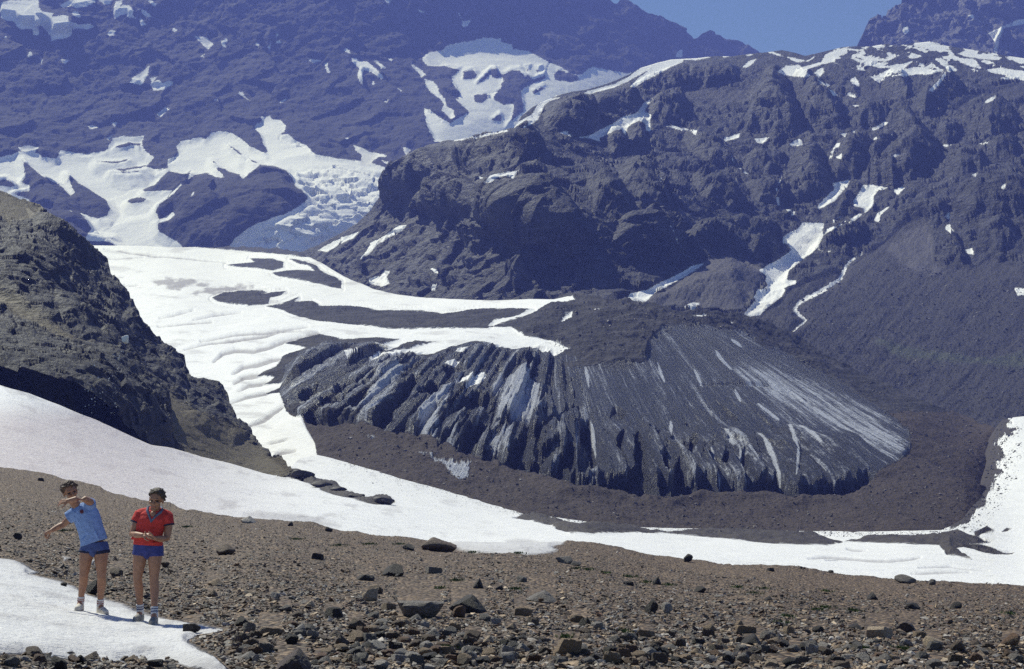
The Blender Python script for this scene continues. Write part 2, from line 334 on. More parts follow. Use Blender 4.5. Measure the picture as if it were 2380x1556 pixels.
FW_PALE += [rg(2, *q) for q in [(815,85,830,115,850,150,890,145,905,125,880,185,850,190,840,150), (290,0,360,0,330,25), (85,1015,140,1030,200,1060,300,1080,330,1095,260,1095,220,1120,200,1145,140,1140,140,1080,100,1050), (430,1025,490,1040,450,1080), (280,1120,330,1130,340,1160), (30,965,50,960,40,975), (525,65,580,90,540,80)]]
FALL = rg(1, 2000,1180,2120,1130,2379,1120,2760,1185,2760,1560,2300,1720,1640,1690,1850,1560,2100,1450,2160,1380,2060,1290)
def far_snow(U, V):
    s = np.maximum(np.minimum(union(U, V, FW_SNOW), -union(U, V, FW_ROCK)), union(U, V, FW_SNOW2))
    return np.maximum(s, union(U, V, FW_PALE)) + .8
def far_shape(U, V, B, px, n):
    rocks = union(U, V, FW_ROCK); pale = union(U, V, FW_PALE); s = far_snow(U, V)
    fall = sstep(sd_poly(U, V, FALL), -5, 12)
    sm = sstep(s, -6, 8)
    q = B * [1, .7, .8]
    big = fbm(q, 420, 3, .5, True) * 14 + fbm(B, 900, 2) * 40
    ribs = fbm(B @ np.array([[1, 0, .35], [0, 1, 0], [-.5, 0, 1]]) * [1, 1, .45], 90, 6, .6, True, 2) * 8
    fine = fbm(B, 26, 4, .65, False, 5) * 3
    cut = facets(B @ np.array([[1, 0, .4], [0, .8, 0], [-.5, 0, 1]]) * [1, 1, .45], 90, 1) * 12 + facets(B * [1, 1, .7], 24, 2) * 2.5 + fbm(B @ np.array([[1, 0, .5], [0, 1, 0], [-.6, 0, .8]]) * [1, .6, .22], 46, 4, .55, True, 4) * 2.5
    d = big + (ribs + fine + cut) * (1 - .88 * sm)
    d += np.clip(rocks, -20, 30) * px * .9 * sstep(V, 300, 400)                    # islands stand out of the ice
    over = np.zeros(U.shape)
    for q in FW_PALE:
        h = np.ptp(np.array(q)[:, 1]); over = np.maximum(over, np.clip(sd_poly(U, V, np.array(q) * [1, 1] - [0, h * .9]) + 9, 0, 26))
    led = np.zeros(U.shape)
    for q in FW_LEDGE:
        q = np.array(q); v0, h = q[:, 1].min(), np.ptp(q[:, 1]); led = np.maximum(led, np.clip((V - v0) / h, 0, 1.1) * h * sstep(sd_poly(U, V, q), -5, 4))
    d += led * px * .5                                                  # snow lies on ledges
    d += over * px * .9                                                   # walls above shaded ledges
    sl = sstep(sd_poly(U, V, FALL), 0, 20)
    blocks = fbm(B * [1, .8, 1.6], 46, 5, .6, True, 8)
    d += sl * (facets(B * [1, .8, 1.5], 70, 9) * 13 + facets(B * [1, .8, 1.5], 26, 10) * 8 + blocks * 4)
    return d, {'snow': s, 'dirt_and_shade': .0 * U + .14 * fall * sstep(blocks, .1, -.4) + .25 * sstep(pale, -4, 2)}  # pale patches dulled as painted shade; icefall hollows darker too
surface('mountain', -620, 1860, 2.2, FW_TOP, lambda u: 610 + 0 * u, 380,
  TPS([(0,600,1950),(600,600,1950),(1100,600,2300),(1500,500,2900),(0,350,2380),(500,350,2470),(880,350,2500),(850,450,2150),(560,450,2100),(1000,270,2650),(1200,270,2800),(1060,140,3050),(1500,180,3250),(0,0,2850),(800,0,3080),(1400,0,3450),(1740,125,3550),(0,-250,3200),(700,-250,3400),(1250,-150,3450),(1850,180,3500)]),
  far_shape, terrain_mat('blue_rock_and_firn', (.005, .0047, .006), (.034, .030, .029), 60, rough0=.9, snow_noise=4, bump=.5, dirt_amt=.25, soft=1.0), (4, 60, 55),
  'huge blue hazy rock wall with hanging glaciers and snow ledges', 'mountain', ray=.35, lie=far_snow)

# ---- second peak -----------------------------------------------------------------
PK_SNOW = [rg(3, 2125,230,2330,140,2400,130,2400,170,2340,180,2240,200,2210,280,2195,370,2165,370,2180,300), rg(3, 1960,105,2030,100,2040,140), rg(3, 1532,215,1540,190,1560,185,1582,195,1580,225,1560,245,1540,240), rg(3, 2000,140,2190,155,2100,160)]
def peak_shape(U, V, B, px, n):
    s = union(U, V, PK_SNOW)
    d = facets(B * [1, 1, .5], 80, 4) * 26 + facets(B, 26, 5) * 9 + fbm(B, 300, 3, .5, True) * 30 + fbm(B * [1, 1, .5], 80, 5, .55, True, 3) * 20 + fbm(B, 20, 3, .6) * 4
    q = np.array(PK_SNOW[0]); led = np.clip((V - q[:, 1].min()) / np.ptp(q[:, 1]), 0, 1) * np.ptp(q[:, 1]) * sstep(sd_poly(U, V, q), -6, 4)
    return d * (1 - .5 * sstep(s, -5, 5)) + led * px * .9, {'snow': s}
surface('mountain.001', 1960, 2960, 2.4, PK_TOP, lambda u: 180 + 0 * u, 110,
  TPS([(1980,170,2650),(2400,170,2600),(2050,60,2800),(2200,0,2800),(2400,60,2750),(2400,-150,3100)]),
  peak_shape, terrain_mat('grey_peak_rock', (.03, .028, .034), (.085, .078, .08), 50, snow_noise=3, bump=1.2, soft=1.0), (3, 50, 60),
  'steep grey peak rising behind the right hand ridge with one snow gully', 'mountain', ray=.35, lie=lambda U, V: union(U, V, PK_SNOW))

# ---- massif with the rounded rock buttress -----------------------------------------
MS_SNOW = [rg(2, *q) for q in [(770,982,900,955,1000,935,1150,908,1160,915,1000,950,900,972), (1205,890,1230,855,1330,800,1370,730,1420,690,1520,685,1450,705,1410,740,1370,830,1320,870,1270,890,1320,845,1290,835),
 (1260,760,1300,720,1480,655,1560,635,1540,655,1450,685,1330,725), (1690,650,1760,625,1900,590,1990,545,2100,470,2250,420,2379,395,2379,430,2290,470,2200,520,2100,570,2040,610,2015,605,2080,540,2190,460,1990,570,1900,610,1730,655),
 (1520,930,1570,915,1625,945,1600,948), (1650,960,1730,950,1800,910,1870,880,1960,820,2060,790,2110,720,2180,680,2140,730,2110,780,2160,800,2150,850,2155,920,2130,910,2120,860,2080,840,2010,870,1985,900,1985,950,1950,900,1900,910,1830,950,1780,965,1830,995,1800,985,1740,965),
 (2270,880,2320,880,2379,900,2379,912), (960,1235,985,1240,970,1245), (985,1280,1040,1225,1130,1205,1240,1190,1185,1255,1190,1230,1130,1225,1060,1245,1050,1270)]]
MS_SNOW += [rg(3, *q) for q in [(0,405,60,410,120,395,190,400,110,418,0,416), (280,395,350,388,290,402), (440,385,490,380,470,390),
 (665,500,720,460,800,455,830,470,870,460,940,440,1060,430,980,445,900,470,850,490,890,520,880,540,760,530,710,525), (580,360,630,365,700,390,680,392), (730,400,800,410,870,430,920,395,890,420,800,435,760,420), (970,430,1000,380,1060,355,1140,340,1150,370,1080,395,1050,435),
 (420,470,460,430,510,415,490,440,450,470), (940,490,975,475,985,500,950,540,920,510), (920,545,980,580,1030,590,1010,605,970,590), (1020,625,1060,640,1080,670,1050,665), (1130,630,1170,645,1220,675,1200,680,1150,665), (1170,560,1200,540,1225,570,1230,600,1190,590), (1190,735,1235,740,1200,742),
 (1175,405,1230,415,1320,435,1430,440,1400,460,1300,440,1220,430), (1330,545,1380,520,1430,490,1480,465,1600,430,1550,470,1540,490,1620,470,1700,470,1740,490,1860,485,1800,500,1700,520,1620,510,1560,525,1540,500,1430,510,1400,540,1370,580),
 (1610,310,1650,285,1720,290,1740,310,1860,320,1850,345,1720,345,1680,330,1620,325), (1920,375,1980,355,2060,355,2050,380,2150,385,2220,405,2200,420,2080,410,1980,395), (1930,430,1980,410,2040,420,2080,480,2000,460), (2120,490,2200,475,2400,500,2400,570,2240,520,2150,505), (2250,400,2330,385,2400,380,2400,440,2280,415),
 (1740,640,1720,630,1780,570,1830,505,1840,520,1790,590), (2100,730,2130,690,2190,665,2160,700), (280,960,330,955,400,930,390,960,300,985), (500,970,560,965,600,955,560,1000,520,995), (750,1005,810,970,840,990,830,1010,760,1020), (45,910,100,910,95,945), (0,895,40,905,0,912),
 (1060,1030,1075,1005,1105,995,1085,1025), (1020,1110,1040,1060,1060,1030,1040,1100), (1060,1095,1110,1075,1105,1110,1080,1105), (1100,935,1140,930,1130,955), (1185,915,1205,910,1195,930), (1310,895,1360,880,1410,850,1440,855,1390,885,1330,910), (1325,965,1400,945,1460,940,1390,955,1340,975), (1450,1105,1480,1080,1530,1075),
 (340,1090,360,1120,360,1150), (380,1160,420,1185,455,1215,430,1205), (940,1440,1000,1380,1060,1320,1050,1280,1160,1260,1150,1300,1100,1350,1060,1400,950,1460), (1195,1400,1230,1350,1260,1290,1380,1300,1430,1310,1360,1330,1330,1370,1330,1430,1270,1485,1265,1450,1200,1440),
 (1470,1325,1560,1300,1500,1360), (1130,1550,1240,1490,1250,1495,1170,1556), (1040,1540,1100,1505,1100,1515), (1335,1540,1360,1490,1440,1440,1380,1500,1370,1550), (650,1380,670,1375,675,1440,660,1425), (720,1460,780,1475,770,1510), (2010,1225,2060,1205,2040,1230), (2215,1310,2255,1275,2240,1320), (1830,1510,1860,1480,1860,1530), (1820,1010,1870,1010,1830,1030), (2070,1003,2160,985,2100,1008),
 (1380,330,1410,315,1400,335), (1340,405,1370,395,1360,415), (1250,335,1300,325,1280,340), (1560,390,1640,400,1600,410)]]
MS_SNOW += [rg(6, *q) for q in [(830,0,985,0,970,60,1060,20,1110,10,1060,40,980,80,960,130,930,180,900,210,850,240,780,300,740,330,720,400,790,400,790,420,700,450,715,470,690,510,600,580,540,635,450,655,420,645,490,560,520,540,500,520,530,460,560,470,600,430,580,400,590,370,540,330,680,250,760,190,740,150,700,140,690,110,730,80,760,60,790,50,820,30),
 (0,345,70,300,150,280,100,320,0,380,-220,500,-290,500,-200,440), (5,590,50,560,120,560,80,590,10,598), (75,645,180,655,120,660), (1830,30,1860,5,1890,60,1880,80,1840,50), (1970,190,2020,175,2030,220,1990,215), (2315,455,2380,460,2380,500,2340,500), (950,185,985,195,965,200), (1010,190,1030,195,1015,205)]]
MS_SNOW += [rg(5, *q) for q in [(135,250,200,160,200,140,270,110,400,20,455,15,420,55,330,100,250,150,190,215), (195,395,230,375,270,375,300,335,335,335,315,370,335,420,290,440,230,430,200,420), (620,315,655,318,675,350,650,345), (640,430,660,425,650,465,620,465), (0,100,120,65,80,105,0,140), (-160,190,-60,130,0,110,-20,150,-100,200), (1990,550,2010,495,2170,460,2240,420,2200,470,2110,555)]]
MS_STREAM = [(rg(6, 1290,165,1260,195,1230,230,1150,280,1120,350,1100,390,1020,440,960,480,880,520,820,550,780,600,810,640,860,680,800,730,745,785), 5.5), (rg(2, 2000,1085,2130,1140,2190,1180,2230,1240,2225,1275), 2.2), (rg(5, 2270,-40,2290,20,2330,80,2350,150,2400,220), 2.0), (rg(3, 700,1190, 690,1240, 660,1300, 655,1370), 1.6)]
DOME = [rg(2, *q) for q in [(1400,840,1420,740,1500,660,1620,640,1700,660,1780,740,1800,830,1760,900,1650,930,1500,920,1430,880), (1740,740,1760,650,1900,600,2000,600,2080,680,2090,740,2000,780,1850,760), (2020,600,2200,500,2379,430,2500,450,2450,640,2200,640), (2110,780,2180,690,2300,650,2379,660,2420,780,2379,880,2250,870,2160,850),
 (1980,900,2070,850,2110,900,2120,1000,2080,1070,2000,1050), (1830,960,1900,920,1960,940,1980,1060,1900,1080,1850,1020), (1190,1250,1240,1190,1350,1165,1420,1200,1450,1280,1350,1320,1220,1310), (1910,1200,2000,1150,2130,1150,2200,1200,2230,1290,2300,1400,2310,1450,2200,1480,2050,1400,1960,1320), (1690,1290,1800,1250,1900,1300,1990,1400,2050,1500,1900,1510,1760,1450), (2130,980,2170,960,2260,990,2240,1030,2150,1030),
 (310,1280,380,1180,520,1030,700,1000,760,1060,700,1200,560,1330,420,1420,300,1420), (770,1030,960,960,1160,920,1330,960,1420,1080,1380,1160,1150,1190,900,1230,780,1150), (560,1360,700,1220,920,1260,1000,1340,900,1480,700,1540,540,1500), (1000,1330,1250,1330,1450,1300,1560,1400,1700,1560,1760,1700,1500,1800,1150,1700,1000,1560)]]
DOME += [rg(3, *q) for q in [(430,860,500,640,560,530,680,510,740,560,780,700,850,900,780,960,600,950,450,920), (750,600,770,540,900,545,990,600,1060,680,1110,720,1130,900,1050,920,860,900,800,750), (1380,600,1440,510,1550,510,1580,600,1600,690,1560,720,1450,640), (1590,740,1700,640,1830,510,1900,540,1950,620,1930,690,1780,770,1690,830), (1010,1100,1100,1000,1250,950,1330,980,1290,1080,1290,1180,1220,1260,1080,1260,1030,1200), (1300,1090,1330,990,1440,950,1490,970,1500,1020,1420,1090,1370,1170,1290,1190),
 (1270,1260,1290,1200,1400,1120,1520,1020,1510,960,1400,900,1450,830,1560,840,1680,910,1780,1010,1830,1060,1760,1160,1640,1260,1480,1310,1350,1290), (710,1190,760,1120,880,1070,960,1060,1000,1150,1040,1290,1000,1370,880,1420,760,1400,750,1260), (1760,980,1800,880,1900,860,1960,880,1930,960,1840,1010), (1480,1556,1520,1480,1700,1420,1820,1400,1870,1460,1850,1560), (1870,1450,1950,1350,2150,1250,2340,1220,2480,1300,2450,1500,2100,1600,1900,1556), (1220,880,1230,760,1350,760,1480,730,1560,760,1660,860,1560,840,1440,830,1330,880),
 (0,960,100,950,250,1000,300,1060,360,1150,350,1190,200,1180,60,1100), (430,1200,420,1120,520,1080,640,1100,720,1120,700,1200,600,1240), (0,420,300,410,400,480,390,580,250,610,0,640), (1040,1556,1100,1400,1190,1330,1180,1450,1120,1540), (50,1260,180,1210,330,1260,420,1400,330,1480,150,1420), (430,1290,600,1270,740,1330,720,1450,520,1440), (1950,780,2050,720,2200,700,2330,760,2330,900,2150,960,1980,880), (1840,1120,2000,1060,2150,1130,2100,1210,1950,1260,1820,1210), (580,960,640,850,780,830,860,920,760,970,640,1010), (2060,1020,2200,960,2340,950,2340,1080,2180,1120)]]
DOME += [rg(6, *q) for q in [(950,130,1010,60,1130,20,1290,60,1270,150,1150,230,1030,230,950,170), (1800,250,1830,100,1900,90,1960,170,2000,260,1950,310,1850,280), (0,50,200,0,600,30,720,120,740,190,600,280,480,300,200,240,0,200), (2040,40,2150,-20,2300,0,2340,150,2200,240,2060,180)]]
DOME += [rg(5, *q) for q in [(1900,0,2100,-60,2300,-20,2379,100,2379,260,2200,330,2000,280,1880,150), (1150,330,1300,200,1450,200,1480,350,1380,480,1220,500), (480,420,560,330,650,400,640,470,540,500), (680,350,760,310,840,340,830,430,720,450), (90,300,180,240,280,290,260,330,200,370,110,360), (860,280,960,170,1060,140,1010,260,900,340), (850,60,1000,0,1180,0,1150,120,1000,160,880,200)]]
CONE = rg(6, -330,560,-100,470,150,290,260,248,330,240,400,262,480,305,575,350,560,430,480,520,430,610,200,640,0,600,-250,600)
TALUS = rg(6, 430,680,640,600,760,470,1100,330,1330,200,1450,90,1560,0,1690,-40,1740,60,1750,250,1850,310,2000,330,2150,260,2379,330,2700,330,2700,1700,1000,1700)
FANS = [rg(2, 1310,880,1350,890,1440,990,1560,1060,1720,1110,1800,1180,1650,1160,1520,1120,1440,1040), rg(3, 0,620,250,620,480,600,520,640,440,740,200,760,0,700), rg(3, 1200,590,1350,600,1520,690,1450,720,1220,700), rg(3, 1880,760,2100,640,2330,590,2500,580,2400,680,2150,720,1960,820)]
LIT = [rg(3, 2100,860,2000,800,1960,740,2200,680), rg(2, 720,1290,760,1350,840,1440,920,1500,780,1480)]
def massif_snow(U, V):
    s = union(U, V, MS_SNOW)
    for ln, wd in MS_STREAM:
        s = np.maximum(s, sd_line(U, V, ln, wd) - 2.2 + 4.5 * fbm(np.stack([U, V, 0 * U], -1), 9, 3, .6))
    band = sd_poly(U, V, rg(3, 960,395,1060,345,1300,305,1600,275,2000,325,2500,360,2500,590,2200,545,1950,505,1600,530,1350,565,1250,490,1100,455)); q = np.stack([U * .33 + V * .25, V * 1.25 - U * .22, 0 * U], -1)
    s = np.maximum(s, np.minimum(band, (fbm(q, 15, 4, .6, False, 6) - .13) * 34))
    return s + 1.2
def massif_shape(U, V, B, px, n):
    s = massif_snow(U, V) - 1.2
    cone = sd_poly(U, V, CONE); scree = np.maximum(np.maximum(union(U, V, FANS) - 4, sd_poly(U, V, TALUS)), cone)
    smooth = sstep(scree, -12, 12); sm = sstep(s, -5, 7)
    dome = np.zeros(U.shape)
    wob = 9 * fbm(np.stack([U, V, 0 * U], -1), 40, 4, .55)
    for k, q in enumerate(DOME):
        i = sd_poly(U, V, q); size = math.sqrt(np.ptp(np.array(q)[:, 0]) * np.ptp(np.array(q)[:, 1]))
        i = i + wob * sstep(i, FAR, -20)
        dome = np.maximum(dome, .46 * size * (1 - np.exp(-np.clip(i, 0, None) / (.19 * size))))
    d = dome * px * 1.05 * (1 - .9 * sstep(scree, -6, 10))
    q = B @ np.array([[1, 0, .3], [0, 1, 0], [-.35, 0, 1]])
    rel = fbm(B, 130, 3, .5, False) * 9 + fbm(q * [1, 1, .7], 38, 6, .62, True, 3) * 6.0 + fbm(B, 7, 3, .65, False, 6) * 2.4
    beds = fbm(B @ np.array([[.25, 0, .5], [0, .3, .2], [-.4, 0, 1.8]]), 24, 4, .55, True, 9) * 3.6
    rel = rel * .42 + facets(q * [1, 1, .75], 34, 3) * 8 + facets(q * [1, 1, .8], 12, 6) * 5
    d += .62 * (rel + beds) * (1 - .93 * smooth) * (1 - .75 * sm) * (.35 + .65 * sstep(V, 110, 260))
    d += smooth * (fbm(B, 60, 4, .5) * 4 + fbm(B, 6, 4, .7, False, 4) * 1.0 + fbm(np.stack([U * .8 + V * .75, (V - U) * .14, 0 * U], -1), 30, 4, .6, True, 8) * 1.0 + fbm(B, 22, 4, .6, True, 17) * 1.6)
    d *= .12 + .88 * sstep(V - MS_TOP(U), -2, 70)
    d += np.clip(cone, 0, 60) * px * .55
    gully = -np.clip(s + 6, 0, 12) * px * .25 * sstep(V, 200, 330)
    chute = np.maximum(sd_line(U, V, rg(6, 420,650,560,500,650,370,800,240,900,120,1000,30), 20), sd_line(U, V, MS_STREAM[0][0], 12))
    d -= np.clip(chute + 8, 0, 30) * px * .4
    return d + gully, {'snow': s + 1.2, 'scree': scree, 'pale': np.maximum(cone, sd_poly(U, V, rg(6, 1700,-20,1780,120,1760,280,1850,340,1700,420,1500,300,1400,200,1560,60)) - 6 + 12 * fbm(np.stack([U, V, 0 * U], -1), 40, 3)), 'grass': np.maximum(sd_poly(U, V, rg(6, 1300,700,1700,800,2100,850,2379,800,2600,800,2600,1150,1900,1100,1500,1050,1200,900)) - 30, FAR) - 6,
                       'dirt_and_shade': np.where(V > 700, .25, 0.0) + 0 * U}
surface('rocky_hillside', 660, 2960, 2.1, MS_TOP, lambda u: np.maximum(GL_TOP(u) + 40, np.interp(u, [1650, 2050], [780, 1015])), 330,
  TPS([(670,605,1450),(700,600,1420),(760,620,1280),(830,672,1150),(1000,712,1000),(1290,712,900),(1450,705,880),(1800,790,820),(2000,880,780),(2380,1010,680),(2380,800,860),(930,372,1330),(900,450,1290),(1060,327,1270),(1200,300,1210),(1000,500,1200),(1250,450,1010),(1250,600,965),(1400,500,985),(1400,610,940),(1100,480,1060),(1100,600,1010),(1450,180,1600),(1740,125,1680),(2000,105,1680),(2380,120,1650),(1500,350,1330),(1900,350,1370),(2200,400,1250),(2380,450,1150),(1800,560,1150),(2100,600,1080),(1560,600,1000),(1600,470,1160),(1300,400,1120)]),
  massif_shape, terrain_mat('dark_glacier_worn_rock', (.004, .004, .006), (.038, .037, .045), 22, scree=(.036, .032, .034), pale=(.084, .076, .079), grass=(.042, .048, .028), snow_noise=3.2, bump=1.3, soft=1.0, grit=.55), (5, 60, 30),
  'dark rounded rock buttress and boulder slope running up to a snow flecked ridge', 'hillside', ray=0.0, lie=massif_snow)

# ---- glacier with its black snout ---------------------------------------------------
ICE = rg('o', 648,905,665,850,700,815,760,790,830,795,900,800,960,815,1000,820,1060,800,1110,790,1200,812,1260,800,1330,838,1420,852,1500,835,1508,795,1540,765,1580,752,1660,757,1740,780,1800,805,1850,835,1900,860,1960,895,2020,930,2075,968,2112,995,2116,1040,2095,1065,2050,1092,2022,1118,1985,1148,1930,1160,1850,1165,1780,1152,1700,1150,1640,1140,1560,1158,1500,1150,1420,1138,1360,1140,1300,1128,1230,1098,1150,1078,1060,1055,1000,1030,940,1015,880,1008,820,988,745,990,690,972,664,945)
GL_SNOW = [rg('o', 100,540,1290,650,1340,702,1290,712,1230,730,1160,740,1130,757,1180,757,1190,758,1205,772,1225,782,1268,789,1300,803,1331,816,1313,817,1293,830,1273,829,1250,815,1217,807,1193,812,1147,815,1131,812,1143,795,1127,794,1093,797,1060,806,1023,819,977,830,940,839,903,839,860,845,857,842,873,829,933,816,973,802,1003,794,1013,793,967,790,940,802,893,819,860,826,827,839,808,842,800,826,830,814,853,813,900,796,927,787,903,786,883,784,793,785,743,776,713,784,663,797,714,804,690,815,655,829,643,849,600,868,597,872,637,874,630,882,610,889,680,884,653,899,617,912,650,912,660,939,667,958,677,967,687,972,703,972,710,992,726,1019,733,1037,738,1066,760,1080,760,1200,100,1200)]
GL_SNOW += [rg('a', *q) for q in [(1580,400,1640,350,1720,335,1700,360,1650,390), (1515,470,1560,460,1640,455,1650,470,1590,490,1530,495), (1590,650,1680,620,1740,600,1830,590,1860,610,1830,640,1750,680,1700,695,1640,670)]]
GL_WHITE = [rg('a', *q) for q in [(810,1070,890,1070,1060,1130,1040,1170,940,1120,860,1110), (1270,1200,1500,1250,1750,1270,1740,1380,1640,1440,1480,1310,1290,1240)]]
GL_SNOW += [rg('b', *q) for q in [(275,80,300,40,355,10,340,50,290,80), (445,5,470,0,510,0,500,25,460,20), (1030,35,1090,32,1125,45,1060,42), (1235,65,1260,75,1250,85)]]
GL_DARK = [rg(4, *q) for q in [(1580,293,1780,272,1745,250,1900,250,1975,275,1970,305,1900,325,1800,315), (2020,250,2130,265,2200,300,2250,340,2379,400,2379,455,2250,430,2100,400,1950,370,1900,345,2000,330,2150,330,2200,335,2150,295,2060,270),
 (1860,575,1960,560,2080,515,2050,550,2180,545,2230,570,2379,580,2560,590,2630,605,2780,610,2940,610,3080,630,3180,615,3340,595,3480,590,3710,605,3610,645,3500,665,3440,675,3400,725,3080,730,2780,730,2580,715,2379,695,2200,680,2050,640,1960,600),
 (1510,535,1480,520,1570,490,1660,475,1830,470,1860,480,1820,500,1900,490,1990,480,1960,500,1880,520,1870,560,1740,575,1600,560)]]
GL_GREY = [rg(4, *q) for q in [(1060,405,1180,385,1280,400,1330,395,1450,425,1400,435,1300,440,1250,465,1100,440), (1330,490,1450,445,1580,435,1680,425,1770,435,1740,450,1600,470,1480,490)]]
GL_CREV = [(rg(4, *q), wd) for q, wd in [((1400,830,1620,790,1850,770,1980,745,2150,720), 3), ((1290,885,1450,845,1620,830,1850,790,1950,760,2100,745), 3.4), ((1490,970,1550,915,1640,890,1770,890,1880,860,2000,810,2220,760), 5), ((1620,1050,1700,1000,1800,980,1900,945,2010,930), 5.5), ((1630,1115,1700,1070,1800,1055,1930,1035), 5.5), ((1660,1165,1730,1125,1850,1105,1990,1100), 5), ((1600,1255,1700,1210,1850,1180,2020,1125), 4.4), ((1720,1420,1830,1380,1900,1330,1990,1275), 5.5),
 ((1100,710,1300,695,1480,685), 2.4), ((1110,655,1350,600), 1.4), ((1350,670,1500,635,1680,620), 2), ((730,185,930,205,1100,225,1300,240,1580,270), 2.2), ((750,250,1000,230), 1.5), ((1860,1550,2000,1520), 2.5), ((1920,1640,1960,1610,2060,1595), 5), ((800,375,870,372), 1.5), ((870,435,960,428), 1.5)]]
PITS = [rg('b', *q) for q in [(0,880,20,780,90,690,160,740,170,860,140,900,60,860), (170,690,240,630,330,580,380,580,370,620,280,640,220,690,190,710), (370,900,380,700,400,660,440,640,460,760,480,860,500,930,420,960,375,960), (230,940,260,880,320,830,360,880,340,960,280,990), (690,860,690,760,720,720,740,820,770,930,790,1000,740,1060,650,1030,550,980,650,970,700,930), (900,790,950,770,1040,790,1060,820,1000,840), (1400,1000,1500,960,1560,990,1570,1050,1480,1050), (1640,1010,1800,1000,2030,985,1960,1025,1830,1080,1640,1070), (1190,900,1220,840,1240,880,1220,920), (560,620,590,560,650,600,630,630,600,600), (780,740,840,710,830,760), (950,880,1000,960,1030,1010,930,1050,900,1010), (1280,900,1320,860,1350,960,1330,1000), (600,760,640,730,620,860,600,840), (830,900,870,860,920,980,880,1000)]]
PITS += [rg('a', *q) for q in [(300,760,400,660,460,660,430,740,360,790), (590,640,700,600,820,600,720,680,600,740), (930,1010,1000,880,1080,790,1180,640,1250,580,1300,600,1220,740,1150,820,1080,870,1090,960,990,1040), (1090,1060,1200,960,1290,820,1310,870,1220,1000,1120,1090), (1500,930,1640,780,1750,740,1900,770,1860,880,1700,900,1600,900), (1650,1130,1680,1020,1800,960,1890,980,1820,1080,1760,1130,1700,1250,1600,1240), (2070,1290,2060,1180,2170,1050,2320,1060,2320,1300,2200,1340), (1280,700,1380,640,1500,650,1420,720,1290,740), (1480,1120,1540,1050,1620,1000,1560,1110,1460,1200), (330,910,420,890,560,940,680,960,600,980,400,960), (1500,520,1640,500,1700,560,1600,600,1530,580), (2080,480,2300,440,2330,500,2200,520), (700,830,820,780,900,780,800,860,700,900), (470,790,560,780,700,800,640,860,520,860)]]
RIDGES = [rg('a', *q) for q in [(840,1040,760,950,900,700,950,560,1100,480,1200,560,1120,720,1020,880,920,1000), (1300,1130,1280,950,1380,800,1500,700,1580,700,1540,900,1480,960,1460,1180,1350,1170), (1900,1280,1870,1160,1980,1030,2100,980,2060,1260,1960,1330), (1980,980,1880,700,1960,620,2200,560,2330,700,2330,960,2200,1000), (1500,1200,1520,1080,1640,1020,1620,1150,1580,1220)]]
RIDGES += [rg('b', *q) for q in [(500,960,500,830,570,790,620,860,680,960,560,980), (720,720,780,690,860,800,940,960,900,1020,800,1000,760,900), (1500,700,1560,670,1640,760,1640,900,1610,1000,1540,900), (1640,900,1700,830,1800,900,1850,990,1660,1000), (810,770,870,720,960,800,1060,960,1130,1010,1040,1000,920,880), (180,860,200,720,260,680,370,600,380,660,350,800,280,860,230,920)]]
PHI = curve([(560, -62), (700, -58), (900, -46), (1100, -33), (1230, -15), (1330, 8), (1420, 25), (1600, 33), (1750, 44), (1850, 52), (2000, 60), (2200, 64)])
